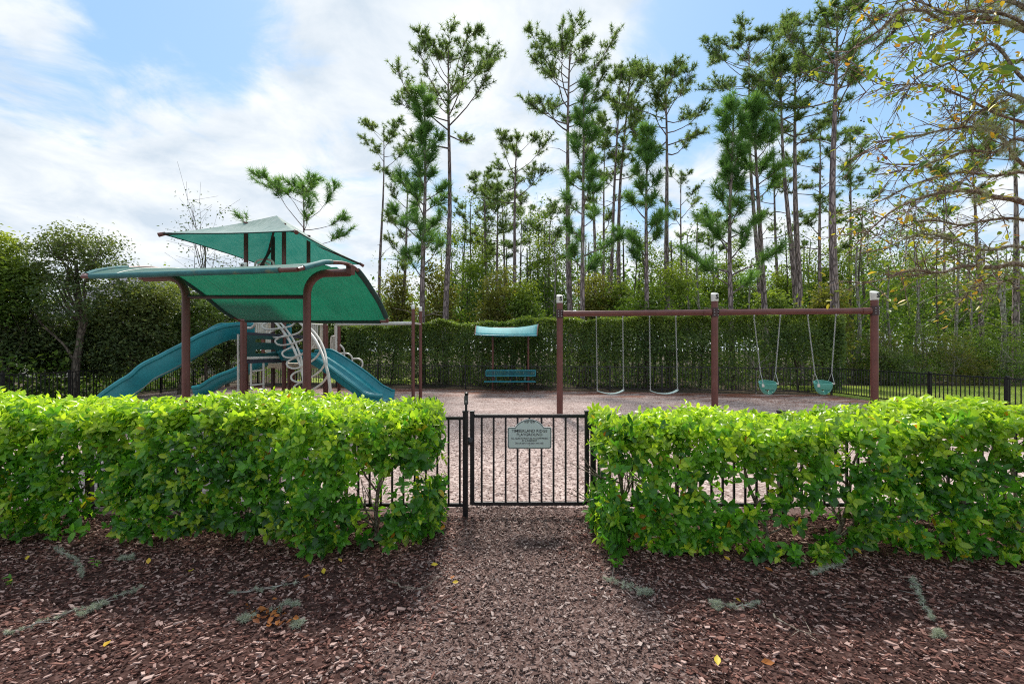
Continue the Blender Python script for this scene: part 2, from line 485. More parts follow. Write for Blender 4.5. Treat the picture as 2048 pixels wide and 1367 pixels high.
M = {}
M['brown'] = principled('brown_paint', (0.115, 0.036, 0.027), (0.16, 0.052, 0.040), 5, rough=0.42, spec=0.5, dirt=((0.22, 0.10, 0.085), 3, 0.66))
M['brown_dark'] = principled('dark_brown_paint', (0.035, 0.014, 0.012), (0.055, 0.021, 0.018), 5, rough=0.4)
M['black'] = principled('black_powder_coat', (0.008, 0.008, 0.010), (0.014, 0.014, 0.017), 20, rough=0.38, spec=0.5, bump=0.05, bscale=300)
M['white_tube'] = principled('cream_tube_paint', (0.62, 0.57, 0.50), (0.74, 0.70, 0.64), 6, rough=0.4, dirt=((0.45, 0.36, 0.28), 5, 0.68))
M['tan'] = principled('tan_plastic', (0.50, 0.38, 0.25), (0.60, 0.48, 0.34), 6, rough=0.5)
M['cap'] = principled('cream_cap_plastic', (0.60, 0.58, 0.52), (0.72, 0.70, 0.64), 12, rough=0.5, dirt=((0.40, 0.37, 0.30), 14, 0.64))
M['slide'] = principled('teal_slide_plastic', (0.010, 0.19, 0.225), (0.020, 0.27, 0.31), 2.5, rough=0.36, spec=0.5, dirt=((0.08, 0.30, 0.32), 2.0, 0.66))
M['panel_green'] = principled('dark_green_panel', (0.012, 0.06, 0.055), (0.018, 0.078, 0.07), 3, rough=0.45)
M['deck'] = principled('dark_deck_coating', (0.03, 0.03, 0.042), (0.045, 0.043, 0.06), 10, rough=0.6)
M['fabric'] = fabric_mat('green_shade_cloth', (0.016, 0.15, 0.115), 0.38, (0.018, 0.66, 0.46))
M['fabric_pale'] = fabric_mat('worn_sunlit_sheen_cloth', (0.10, 0.24, 0.205), 0.22, (0.02, 0.40, 0.31), pale=(0.30, 0.40, 0.365))  # paler green: wear plus the sheen of grazing sunlight, put into the colour
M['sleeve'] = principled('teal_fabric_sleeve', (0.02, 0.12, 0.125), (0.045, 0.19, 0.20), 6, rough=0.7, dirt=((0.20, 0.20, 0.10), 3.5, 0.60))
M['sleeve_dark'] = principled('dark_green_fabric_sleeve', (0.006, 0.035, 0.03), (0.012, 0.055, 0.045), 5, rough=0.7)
M['bench_blue'] = principled('blue_bench_coating', (0.012, 0.20, 0.25), (0.02, 0.25, 0.31), 8, rough=0.45)
M['bench_cloth'] = fabric_mat('turquoise_cloth', (0.12, 0.50, 0.52), 0.35, (0.2, 0.8, 0.8))
M['belt'] = principled('pale_green_rubber', (0.36, 0.50, 0.46), (0.50, 0.62, 0.58), 10, rough=0.5)
M['bucket'] = principled('green_bucket_rubber', (0.055, 0.27, 0.21), (0.10, 0.36, 0.29), 7, rough=0.45, dirt=((0.24, 0.42, 0.36), 9, 0.62))
M['steel'] = principled('galvanised_steel', (0.32, 0.32, 0.31), (0.50, 0.50, 0.49), 30, rough=0.42, metal=0.8)
M['sign_face'] = principled('sage_sign_face', (0.52, 0.61, 0.57), (0.58, 0.66, 0.62), 2, rough=0.35, spec=0.5)
M['sign_white'] = principled('white_sign_edge', (0.72, 0.74, 0.72), rough=0.4)
M['ink'] = principled('black_print', (0.012, 0.016, 0.014), rough=0.5)
M['pine_bark'] = bark_mat('pine_bark', (0.095, 0.072, 0.070), (0.22, 0.165, 0.16), (0.45, 0.36, 0.355), 9, (1, 1, 0.25))
M['pale_bark'] = bark_mat('pale_lichen_bark', (0.14, 0.125, 0.105), (0.24, 0.22, 0.19), (0.42, 0.40, 0.36), 7, (1, 1, 0.5), 0.4)
M['grey_bark'] = bark_mat('grey_bark', (0.05, 0.042, 0.034), (0.11, 0.09, 0.07), (0.19, 0.16, 0.13), 12, (1, 1, 0.3), 0.5)
M['twig_bark'] = bark_mat('twig_bark', (0.11, 0.08, 0.062), (0.24, 0.185, 0.14), (0.40, 0.34, 0.27), 30, (1, 1, 0.5), 0.3)
M['red_twig'] = bark_mat('reddish_twig_bark', (0.11, 0.055, 0.042), (0.23, 0.14, 0.105), (0.40, 0.32, 0.25), 30, (1, 1, 0.5), 0.3)
M['needle'] = leaf_mat('pine_needles', [(0, (0.062, 0.11, 0.034)), (0.5, (0.138, 0.208, 0.064)), (1, (0.25, 0.305, 0.105))], trans=0.40, rough=0.5, spec=0.25, tboost=1.7)
M['needle_young'] = leaf_mat('young_pine_needles', [(0, (0.048, 0.12, 0.035)), (0.5, (0.118, 0.235, 0.064)), (1, (0.23, 0.36, 0.105))], trans=0.40, rough=0.45, spec=0.3, tboost=1.7)
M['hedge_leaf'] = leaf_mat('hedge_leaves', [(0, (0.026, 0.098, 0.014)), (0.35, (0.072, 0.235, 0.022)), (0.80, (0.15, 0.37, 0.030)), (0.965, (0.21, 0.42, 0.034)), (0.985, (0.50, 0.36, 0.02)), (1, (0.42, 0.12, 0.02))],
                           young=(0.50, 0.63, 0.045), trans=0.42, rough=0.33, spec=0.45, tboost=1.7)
M['far_hedge_leaf'] = leaf_mat('tall_hedge_leaves', [(0, (0.040, 0.078, 0.024)), (0.6, (0.105, 0.165, 0.045)), (1, (0.24, 0.30, 0.09))], young=(0.32, 0.40, 0.05), trans=0.40, rough=0.4, spec=0.35)
M['oak_leaf'] = leaf_mat('evergreen_leaves', [(0, (0.042, 0.070, 0.028)), (0.6, (0.085, 0.13, 0.045)), (1, (0.17, 0.21, 0.075))], young=(0.34, 0.36, 0.07), trans=0.34, rough=0.42, spec=0.35)
M['wood_leaf'] = leaf_mat('woodland_leaves', [(0, (0.045, 0.09, 0.018)), (0.55, (0.105, 0.185, 0.032)), (0.9, (0.20, 0.27, 0.045)), (1, (0.34, 0.17, 0.04))], young=(0.34, 0.38, 0.05), trans=0.42, rough=0.45, spec=0.25)
M['olive_leaf'] = leaf_mat('olive_brown_leaves', [(0, (0.075, 0.085, 0.024)), (0.5, (0.15, 0.16, 0.04)), (0.85, (0.23, 0.18, 0.05)), (1, (0.30, 0.14, 0.04))], young=(0.32, 0.33, 0.06), trans=0.38, rough=0.5, spec=0.2)
M['tallow_leaf'] = leaf_mat('turning_leaves', [(0, (0.09, 0.17, 0.03)), (0.32, (0.22, 0.28, 0.04)), (0.55, (0.46, 0.44, 0.05)), (0.80, (0.62, 0.38, 0.05)), (1, (0.36, 0.10, 0.025))], trans=0.42, rough=0.38, spec=0.4, tboost=1.3)
M['lichen'] = leaf_mat('grey_green_lichen', [(0, (0.30, 0.30, 0.17)), (1, (0.56, 0.55, 0.38))], trans=0.25, rough=0.9, spec=0.1, tboost=1.0)
M['ground_lichen'] = leaf_mat('pale_lichen', [(0, (0.30, 0.33, 0.24)), (1, (0.52, 0.55, 0.44))], trans=0.15, rough=0.9, spec=0.1, tboost=1.0)
M['grass'] = leaf_mat('grass_blades', [(0, (0.16, 0.25, 0.04)), (0.7, (0.30, 0.38, 0.07)), (1, (0.44, 0.44, 0.14))], trans=0.42, rough=0.5, spec=0.2)
M['berry'] = principled('black_berry', (0.012, 0.01, 0.014), rough=0.35)
M['fallen'] = leaf_mat('fallen_leaves', [(0, (0.30, 0.11, 0.025)), (0.5, (0.52, 0.30, 0.03)), (1, (0.62, 0.48, 0.05))], trans=0.2, rough=0.5, spec=0.3, tboost=1.0)
M['fallen_orange'] = leaf_mat('fallen_orange_leaves', [(0, (0.16, 0.05, 0.018)), (1, (0.36, 0.13, 0.03))], trans=0.15, rough=0.6, spec=0.2, tboost=1.0)
M['soil'] = ground_mat('woodland_floor', (0.05, 0.04, 0.03), (0.08, 0.065, 0.045), (0.12, 0.09, 0.06), 30)
M['path'] = ground_mat('worn_path', (0.075, 0.044, 0.037), (0.135, 0.085, 0.073), (0.22, 0.155, 0.137), 75)
M['bed'] = ground_mat('bark_bed', (0.030, 0.015, 0.012), (0.06, 0.031, 0.026), (0.10, 0.058, 0.050), 60)
M['play_ground'] = ground_mat('playground_chips', (0.22, 0.15, 0.13), (0.40, 0.305, 0.275), (0.58, 0.47, 0.43), 34, straw=(0.34, 0.125, 0.07), bump=0.5)
M['lawn'] = ground_mat('lawn_ground', (0.18, 0.25, 0.05), (0.28, 0.35, 0.075), (0.38, 0.41, 0.12), 40)
M['chip_bed'] = chip_mat('bark_chips', [(0.030, 0.012, 0.010), (0.092, 0.040, 0.031), (0.17, 0.074, 0.056), (0.23, 0.118, 0.092), (0.32, 0.20, 0.17), (0.48, 0.34, 0.295)])
M['chip_path'] = chip_mat('worn_chips', [(0.045, 0.024, 0.020), (0.105, 0.062, 0.052), (0.17, 0.112, 0.097), (0.25, 0.18, 0.16), (0.40, 0.315, 0.28)])
M['chip_play'] = chip_mat('pale_chips', [(0.12, 0.070, 0.058), (0.29, 0.205, 0.18), (0.44, 0.345, 0.31), (0.58, 0.48, 0.44)])
M['roof'] = principled('grey_shingles', (0.17, 0.16, 0.19), (0.27, 0.255, 0.29), 30, rough=0.9, bump=0.5, bscale=60)
M['stucco'] = principled('pale_stucco', (0.5, 0.45, 0.38), (0.56, 0.5, 0.43), 30, rough=0.9)
M['glass'] = principled('window_glass', (0.02, 0.025, 0.03), rough=0.06, spec=0.6)

# ------------------------------------------------------------------ foliage builders
def leaf_arrays(C, D, Nn, Lg, W, fold=0.12, droop=0.10, detail=True):
    """Vertices and faces of many leaves: C base points, D directions, Nn upper normals, Lg lengths, W width ratio."""
    D = unit(D); S = unit(np.cross(Nn, D)); Nn = np.cross(D, S); n = len(C)
    if detail:
        tpl = np.array([(0, 0, 0), (.28, -.40, fold * .8), (.64, -.40, fold * .6), (.30, 0, 0), (.64, 0, -droop * .35), (.28, .40, fold * .8), (.64, .40, fold * .6), (1, 0, -droop)])
        tris = np.array([(0, 3, 1), (2, 4, 7), (0, 5, 3), (4, 6, 7)]); quads = np.array([(1, 3, 4, 2), (3, 5, 6, 4)])
    else:
        tpl = np.array([(0, 0, 0), (.45, -.5, fold), (1, 0, -droop), (.45, .5, fold)])
        tris = None; quads = np.array([(0, 3, 2, 1)])
    W = np.broadcast_to(np.asarray(W, dtype=float), (n,))
    Vv = (C[:, None, :] + D[:, None, :] * (tpl[None, :, 0:1] * Lg[:, None, None]) + S[:, None, :] * (tpl[None, :, 1:2] * (Lg * W)[:, None, None])
          + Nn[:, None, :] * (tpl[None, :, 2:3] * Lg[:, None, None])).reshape(-1, 3)
    k = len(tpl); off = (np.arange(n) * k)[:, None, None]
    ch = []; per = []
    if tris is not None:
        ch.append((tris[None] + off).reshape(-1, 3)); per.append(len(tris))
    ch.append((quads[None] + off).reshape(-1, 4)); per.append(len(quads))
    return Vv, ch, per


def leaves_mesh(name, C, D, Nn, Lg, W, mat, rnd, age=None, detail=True, fold=0.12, droop=0.1, smooth=False):
    Vv, ch, per = leaf_arrays(C, D, Nn, Lg, W, fold, droop, detail)
    at = {'rnd': np.concatenate([np.repeat(rnd, p) for p in per])}
    if age is not None: at['age'] = np.concatenate([np.repeat(age, p) for p in per])
    return np_mesh(name, Vv, ch, mat, at, smooth)


def needles_mesh(name, C, A, Lg, K, width, spread, mat, rnd, r, along=0.0):
    """Tufts: at each C, K thin needles fanning round axis A."""
    n = len(C); A = unit(A)
    d = unit(A[:, None, :] * (1 - spread) + r.normal(size=(n, K, 3)) * spread)
    base = C[:, None, :] + A[:, None, :] * (r.random((n, K, 1)) - 0.5) * along
    ln = Lg[:, None, None] * r.uniform(0.7, 1.1, (n, K, 1))
    side = unit(np.cross(d, r.normal(size=(n, K, 3)))) * width * 0.5
    tip = base + d * ln; tip[..., 2] -= (ln[..., 0] * 0.10)
    V = np.stack([base - side, base + side, tip], axis=2).reshape(-1, 3)
    Fc = np.arange(n * K * 3).reshape(-1, 3)
    rr = np.clip(np.repeat(rnd, K) + r.normal(0, 0.10, n * K), 0, 1)
    return np_mesh(name, V, [Fc], mat, {'rnd': rr})


def wob(a, b, n, amp, r):
    a, b = Vector(a), Vector(b); out = []
    ph = r.random(4) * 6.28
    for i in range(n + 1):
        t = i / n; p = a.lerp(b, t); e = math.sin(math.pi * min(1, t * 1.0)) if True else 1
        p += Vector((math.sin(t * 5 + ph[0]) * amp * e, math.sin(t * 4 + ph[1]) * amp * e, math.sin(t * 7 + ph[2]) * amp * 0.4 * e)); out.append(p)
    return out


def pine(label, bx, top, d, wpx, crown, hw, style, seed, mid=None, name='pine_tree', nl=None, group='pines in the woods behind the playground', dead=4):
    """A pine whose trunk crosses hedge height at photo column bx and ends at top; crown = (upper, lower) rows; hw = half-width in photo px."""
    r = np.random.default_rng(seed)
    top3 = P(top[0], top[1], d)
    hw_m = hw / FPX * d
    top3.z = EYE + (top3.z - EYE) * (1 - (0.25 if style == 'young' else 0.62) * hw_m / d)     # limbs that reach forward stand taller in view
    if mid: mid3 = P(mid[0], mid[1], d)
    b640 = P(bx, 620, d)
    nxt = mid3 if mid else top3
    sl = (b640 - nxt) / max(0.1, (nxt.z - b640.z))
    base = Vector((b640.x + sl.x * b640.z * 0.6, d, -0.05))
    ctrl = [base, b640] + ([mid3] if mid else []) + [top3]
    pts = catmull(ctrl, 6)
    hgt = top3.z
    pts = [p + Vector((math.sin(p.z * 0.6 + seed) * 0.04, math.cos(p.z * 0.5 + seed) * 0.05, 0)) for p in pts]
    r0 = wpx / 2 / FPX * d
    rad = [max(0.018, r0 * (1.12 - 0.95 * max(0.0, p.z / hgt) ** 1.3)) for p in pts]
    rad[0] *= 1.25
    root = thing(name, label, 'pine tree', (base.x, base.y, 0), group)
    tm = MB(); tm.tube(pts, rad, 9); tm.build('trunk', M['pine_bark'], root, angle=80)
    zc, zt = ZP(crown[1], d), hgt
    hwm = hw / FPX * d * (1.35 if style == 'young' else 1.12)

    def at(z):
        for i in range(len(pts) - 1):
            if pts[i].z <= z <= pts[i + 1].z:
                t = (z - pts[i].z) / max(1e-6, pts[i + 1].z - pts[i].z); return pts[i].lerp(pts[i + 1], t), rad[i] + (rad[i + 1] - rad[i]) * t
        return pts[-1].copy(), rad[-1]
    wide = style == 'wide'; young = style == 'young'
    n_l = nl or (max(9, int((zt - zc) * (3.3 if young else 3.1))))
    C = []; A = []; Ln = []
    az = r.random() * 6.28
    for i in range(n_l):
        t = (i + r.random() * 0.7) / n_l
        z = zc + (zt - zc) * (t ** 0.9) * 0.97
        p0, rr = at(z)
        az += 2.4 + r.normal(0, 0.35)
        if young: ln = hwm * (1.05 - 0.82 * t) * r.uniform(0.6, 1.15); pitch = 0.25 + 0.75 * t + r.normal(0, .12)
        elif wide: ln = hwm * r.uniform(0.55, 1.05); pitch = 0.15 + 0.6 * t + r.normal(0, .15)
        elif style == 'open': ln = hwm * (0.45 + 0.75 * math.sin(math.pi * min(1, 0.18 + 0.74 * t))) * r.uniform(0.55, 1.0); pitch = 0.10 + 0.75 * t ** 1.5 + r.normal(0, .16)
        else: ln = hwm * (0.55 + 0.6 * math.sin(math.pi * (0.15 + 0.7 * t))) * r.uniform(0.45, 1.05); pitch = -0.02 + 0.8 * t ** 1.4 + r.normal(0, .18)
        ln = min(ln, (zt - z + 0.35) / max(0.15, math.sin(min(1.5, max(0.0, pitch + 0.22)))))
        dirv = Vector((math.cos(az) * math.cos(pitch), math.sin(az) * math.cos(pitch), math.sin(pitch)))
        lp = [p0.copy()]
        cur = p0.copy(); dv = dirv.copy(); ns = 5
        for k in range(ns):
            dv = (dv + Vector((r.normal(0, .14), r.normal(0, .14), 0.10 + r.normal(0, .08)))).normalized()
            cur = cur + dv * (ln / ns); cur.z = min(cur.z, zt + 0.1 - 0.12 * (ns - k)); lp.append(cur.copy())
        rl = max(0.012, min(rr * 0.6, 0.012 + ln * 0.016))
        lm = MB(); lm.tube(lp, [rl * (1 - 0.8 * k / ns) for k in range(ns + 1)], 5, cap=False)
        nb = int(ln * (5.2 if young else 4.0 if wide else 7.4)) + (3 if wide else 5)
        for j in range(nb):
            s = r.uniform(0.25 if young else 0.40, 1.0) ** 0.8 * ns
            k = min(ns - 1, int(s)); q = lp[k].lerp(lp[k + 1], s - k)
            tan = (lp[k + 1] - lp[k]).normalized()
            bd = (tan * 0.7 + Vector((r.normal(0, .6), r.normal(0, .6), abs(r.normal(0, .35)) + 0.1))).normalized()
            bl = r.uniform(0.25, 0.75) * (0.7 if young else 0.9) * min(1.0, 0.45 + ln * 0.25)
            e = q + bd * bl
            lm.tube([q, q.lerp(e, 0.5) + Vector((0, 0, -0.03)), e], [rl * 0.35, rl * 0.25, 0.006], 3, cap=False)
            for w in ((0.55, 1.0) if young else (0.65, 1.0)):
                C.append(q.lerp(e, w)); A.append(bd + Vector((0, 0, 0.25))); Ln.append(r.uniform(0.85, 1.1))
        C.append(lp[-1]); A.append(dv); Ln.append(1.0)
        lm.build('limb', M['pine_bark'], root)
    for k in range(5):
        C.append(at(zt - 0.15 * k * (zt - zc) * 0.3)[0]); A.append(Vector((r.normal(0, .2), r.normal(0, .2), 1))); Ln.append(1.0)
    for k in range(dead):        # bare snags below the crown
        z = zc - (zc - 1.8) * r.uniform(0.05, 0.7); p0, rr = at(z); a = r.random() * 6.28
        q = p0 + Vector((math.cos(a), math.sin(a), r.uniform(-.1, .4))) * r.uniform(0.5, 1.6)
        sm = MB(); sm.tube([p0, p0.lerp(q, .5) + Vector((0, 0, .1)), q], [0.02, 0.014, 0.005], 4, cap=False); sm.build('limb', M['pine_bark'], root)
    C = np.array([tuple(c) for c in C]); A = np.array([tuple(a) for a in A]); Ln = np.array(Ln)
    C[:, 2] = np.minimum(C[:, 2], zt + 0.05 + r.normal(0, .08, len(C)))
    young = young or wide
    nl_ = 0.40 if wide else 0.44 if young else 0.25
    rnd = np.clip(0.35 + 0.5 * vnoise(C, 0.9, seed) + r.normal(0, .16, len(C)) - 0.1, 0, 1)
    me = needles_mesh('crown', C, A, Ln * nl_, 26 if young else 20, 0.024 if young else 0.026, 0.42 if young else 0.50, M['needle_young' if young else 'needle'], rnd, r, along=0.22 if young else 0.08)
    o = link('crown', me, root); o['kind'] = 'stuff'
    return root


def clusters(ells, nclus, per, spread, r):
    """Leaf points gathered in clumps within ellipsoids (c, (rx,ry,rz))."""
    vol = np.array([e[1][0] * e[1][1] * e[1][2] for e in ells]) ** 0.72; vol = vol / vol.sum()
    out = []; outn = []
    for (c, rad), v in zip(ells, vol):
        k = max(3, int(nclus * v))
        u = unit(r.normal(size=(k, 3))); rr = r.uniform(0.12, 1.0, (k, 1)) ** 0.5 * np.where(r.random((k, 1)) < 0.16, r.uniform(1.05, 1.42, (k, 1)), 1.0)
        cc = np.array(c) + u * rr * np.array(rad)
        sz = r.uniform(0.55, 1.35, (k, 1, 1)) * spread * np.where(rr > 1.0, 0.62, 1.0)[:, :, None]
        pts = cc[:, None, :] + r.normal(size=(k, per, 3)) * sz * np.array([1, 1, 0.7])
        out.append(pts.reshape(-1, 3)); outn.append(np.repeat(u, per, axis=0))
    return np.concatenate(out), np.concatenate(outn)


def broadleaf(name, label, cat, base, ells, mat, nclus, per, leaf, spread, seed, trunk=None, bark='grey_bark', limbs=5, group=None, age_top=0.0, width=0.55, thin=1.0):
    r = np.random.default_rng(seed)
    root = thing(name, label, cat, base, group)
    base = Vector(base)
    if trunk:
        r0, top = trunk
        tm = MB(); tp = wob(base + Vector((0, 0, -0.05)), top, 7, r0 * 0.9, r)
        tm.tube(tp, [r0 * (1.15 - 0.8 * i / 7) for i in range(8)], 8); tm.build('trunk', M[bark], root, angle=80)
        for k in range(limbs):
            e = ells[int(r.integers(len(ells)))]
            u = unit(r.normal(size=3)); u[2] = abs(u[2]) * 0.6
            tgt = Vector(np.array(e[0]) + u * np.array(e[1]) * 0.8)
            st = tp[int(2 + r.integers(5))]
            lp = wob(st, tgt, 5, 0.10 * (tgt - st).length * 0.5, r)
            lm = MB(); rl = r0 * 0.42 * thin
            lm.tube(lp, [rl * (1 - 0.85 * i / 5) for i in range(6)], 5, cap=False)
            for j in range(5):
                q = lp[2 + j % 4]; v = Vector(unit(r.normal(size=3))) * (tgt - st).length * 0.3; v.z = abs(v.z)
                lm.tube([q, q + v * 0.5, q + v], [rl * 0.35, rl * 0.22, 0.004], 4, cap=False)
            lm.build('limb', M[bark], root)
    C, U = clusters(ells, nclus, per, spread, r)
    ok = C[:, 2] > 0.05; C = C[ok]; U = U[ok]; n = len(C)
    Nn = unit(U * 0.5 + np.array([0, 0, 0.8]) + r.normal(size=(n, 3)) * 0.55)
    D = np.cross(Nn, r.normal(size=(n, 3)))
    cen = np.array([e[0] for e in ells]).mean(0); zmax = max(e[0][2] + e[1][2] for e in ells); zmin = min(e[0][2] - e[1][2] for e in ells)
    rnd = np.clip(r.beta(2.2, 2.2, n) * 0.75 + 0.35 * (vnoise(C, 1.1 / max(0.4, spread), seed) - 0.3), 0, 1)
    age = np.clip(age_top * ((C[:, 2] - zmin) / (zmax - zmin)) ** 3 + (r.random(n) < 0.05) * 0.4, 0, 1)
    me = leaves_mesh('crown', C, D, Nn, r.uniform(0.7, 1.25, n) * leaf, width, mat, rnd, age, detail=False)
    o = link('crown', me, root); o['kind'] = 'stuff'
    return root


# ------------------------------------------------------------------ ground
def sheet(name, pts, z, mat, sub=None):
    b = MB(); b.add([(x, y, z) for x, y in pts], [tuple(range(len(pts)))]); o = b.build(name, mat, smooth=False); o['kind'] = 'structure'; return o


sheet('ground', [(-400, -60), (400, -60), (400, 700), (-400, 700)], 0.0, M['soil'])
sheet('path', [(-14, -8), (14, -8), (14, 4.62), (-14, 4.62)], 0.004, M['path'])


def wavy(x0, y0, x1, y1, n, amp, seed):
    r = np.random.default_rng(seed); out = []
    for i in range(n + 1):
        t = i / n; out.append((x0 + (x1 - x0) * t + r.normal(0, amp), y0 + (y1 - y0) * t + r.normal(0, amp * .4)))
    return out


sheet('mulch_bed_left', [(-13, 4.42)] + [(-13, -2)] + [(-0.9, -2)] + wavy(-0.75, 1.4, -0.62, 3.55, 14, 0.05, 3) + [(-0.7, 4.42)], 0.008, M['bed'])
sheet('mulch_bed_right', [(13, 4.42)] + [(0.75, 4.42)] + wavy(0.78, 3.6, 1.15, 1.2, 14, 0.05, 4) + [(1.3, -2)] + [(13, -2)], 0.008, M['bed'])
sheet('playground_surface', [(-13.2, 4.62), (11.3, 4.62), (11.3, 16.1), (-13.2, 20.6)], 0.006, M['play_ground'])
sheet('lawn', [(11.34, 3.5), (40, 3.5), (40, 19.5), (24, 20.2), (11.34, 20.4)], 0.010, M['lawn'])
sheet('back_lawn', [(-11.5, 22.5), (-7.2, 22), (-4.0, 21.2), (-4.0, 26), (-11.5, 26)], 0.012, M['lawn'])


def chips(name, label, n, area, mat, lmin, lmax, seed, zmax, keep=None, thin=(0.002, 0.006), align=None, rpow=1.0):
    """Loose bark chips as thin irregular slabs."""
    r = np.random.default_rng(seed)
    x0, x1, y0, y1 = area
    # more where near the eye
    y = y0 + (y1 - y0) * r.random(n * 3) ** 0.9
    x = r.uniform(x0, x1, n * 3)
    ok = np.abs(x) < 1.22 * y + 0.15
    if keep is not None: ok &= keep(x, y, r)
    x, y = x[ok][:n], y[ok][:n]; n = len(x)
    Lg = lmin + (lmax - lmin) * r.random(n) ** 2.6
    Wd = np.clip(Lg * r.uniform(0.22, 0.6, n), 0.005, 0.032); Th = r.uniform(*thin, n)
    z = 0.008 + zmax * r.random(n) ** 1.6
    a = r.random(n) * 6.283
    if align is not None: a = align(x, y) + r.normal(0, 0.75, n)
    d = np.stack([np.cos(a), np.sin(a), r.normal(0, 0.22, n)], 1); d = unit(d)
    up = unit(np.stack([r.normal(0, .30, n), r.normal(0, .30, n), np.ones(n)], 1))
    s = unit(np.cross(up, d)); u = np.cross(d, s)
    C = np.stack([x, y, z], 1)
    j = r.uniform(0.6, 1.15, (n, 6))
    tpl = [(-.5, -.22, 0), (.32, -.5, 1), (.5, .20, 2), (-.26, .5, 3)]
    top = []; bot = []
    for (aa, bb, k) in tpl:
        q = C + d * (aa * j[:, k] * Lg)[:, None] + s * (bb * j[:, k] * Wd)[:, None]
        top.append(q + u * Th[:, None]); bot.append(q - u * (Th * .3)[:, None])
    V = np.stack(top + bot, 1).reshape(-1, 3)
    off = (np.arange(n) * 8)[:, None]
    hexs = np.arange(4)[None] + off
    sides = np.stack([np.stack([np.full(n, k), np.full(n, (k + 3) % 4), np.full(n, (k + 3) % 4 + 4), np.full(n, k + 4)], 1) for k in range(4)], 1) + off[:, :, None]
    rnd = r.random(n) ** rpow
    me = np_mesh(name, V, [hexs, sides.reshape(-1, 4)], mat, {'rnd': np.concatenate([rnd, np.repeat(rnd, 4)])})
    o = link(name, me); tag(o, label, kind='stuff'); return o


def edge_l(y): return -0.52 - 0.03 * np.sin(y * 4)
def edge_r(y): return 0.62 + 0.14 * (4 - y) + 0.05 * np.sin(y * 3.1)


def bed_keep(x, y, r):
    wob_ = r.normal(0, 0.16, len(x)) + 0.5 * (vnoise(np.stack([x, y, x * 0], 1), 2.2, 77) - 0.5)
    return (x < edge_l(y) + wob_) | (x > edge_r(y) + wob_)


def path_keep(x, y, r):
    wob_ = r.normal(0, 0.20, len(x)) + 0.5 * (vnoise(np.stack([x, y, x * 0], 1), 2.2, 77) - 0.5)
    return (x > edge_l(y) - 0.05 + wob_) & (x < edge_r(y) + 0.05 + wob_)


def bed_align(x, y): return np.where(x < 0, 0.35, -0.45)


chips('bark_mulch', 'dark reddish brown bark chips strewn under both front hedges', 40000, (-5.6, 5.6, 1.85, 4.4), M['chip_bed'], 0.012, 0.050, 11, 0.018, bed_keep, align=bed_align, rpow=1.25)
chips('bark_mulch_flakes', 'big pale bark flakes lying on top of the dark mulch', 1500, (-5.6, 5.6, 1.85, 4.0), M['chip_bed'], 0.025, 0.075, 12, 0.026, bed_keep, thin=(0.003, 0.007), align=bed_align, rpow=0.6)
chips('path_chips', 'pinkish grey worn wood chips on the path to the gate', 14000, (-1.4, 2.1, 1.85, 4.7), M['chip_path'], 0.010, 0.048, 13, 0.014, path_keep, thin=(0.0015, 0.004))
chips('playground_chips', 'pale small wood chips on the playground inside the gate', 15000, (-2.0, 2.4, 4.5, 11.0), M['chip_play'], 0.012, 0.05, 14, 0.012, None, thin=(0.0015, 0.004))


def pine_straw():
    r = np.random.default_rng(19); n = 9000
    x = r.uniform(-12, 11.2, n); db = r.exponential(1.7, n); y = 16.1 + (11.3 - x) * 0.184 - 0.1 - db
    cl = vnoise(np.stack([x * .6, y * 1.4, x * 0], 1), 1.0, 41)
    ok = (r.random(n) < np.clip((cl - .35) * 3.0, 0.05, 1)) & (y > 5); x, y = x[ok], y[ok]; n = len(x)
    a = r.random((n, 3)) * 6.28; l = r.uniform(.09, .2, (n, 3)); z = r.uniform(.010, .03, (n, 3))
    p = np.stack([x[:, None] + r.normal(0, .05, (n, 3)), y[:, None] + r.normal(0, .05, (n, 3)), z], 2)
    d = np.stack([np.cos(a), np.sin(a), r.normal(0, .06, (n, 3))], 2) * l[..., None]; w = np.stack([-np.sin(a), np.cos(a), a * 0], 2) * .006
    V = np.stack([p - w, p + w, p + d], 2).reshape(-1, 3); F = np.arange(len(V)).reshape(-1, 3)
    tag(link('pine_straw', np_mesh('pine_straw', V, [F], M['straw'], {'rnd': r.random(len(F))})), 'rust red fallen pine straw drifted over the playground near the fences', kind='stuff')


M['straw'] = chip_mat('pine_straw', [(0.12, 0.035, 0.018), (0.24, 0.085, 0.045), (0.36, 0.16, 0.09)])
pine_straw()


def grass(name, label, n, poly_x, poly_y, seed, h=0.06):
    r = np.random.default_rng(seed)
    x = r.uniform(*poly_x, n); y = r.uniform(*poly_y, n); C = np.stack([x, y, np.full(n, 0.01)], 1)
    me = needles_mesh(name, C, np.tile([0, 0, 1.0], (n, 1)), r.uniform(0.6, 1.2, n) * h, 4, 0.008, 0.35, M['grass'], np.clip(vnoise(C, 0.6, 5) * .8 + r.random(n) * .3, 0, 1), r)
    return tag(link(name, me), label, kind='stuff')


grass('lawn_grass', 'short yellowish green mown grass beyond the right fence', 34000, (11.4, 26), (9, 20.2), 21)

# ------------------------------------------------------------------ black metal fences
def box_mesh(name, size, mat, bev=0.0):
    b = MB(); b.box((0, 0, 0), size)
    me = bpy.data.meshes.new(name); me.from_pydata([tuple(v) for v in b.V], [], b.F); me.materials.append(mat); me.update(); return me


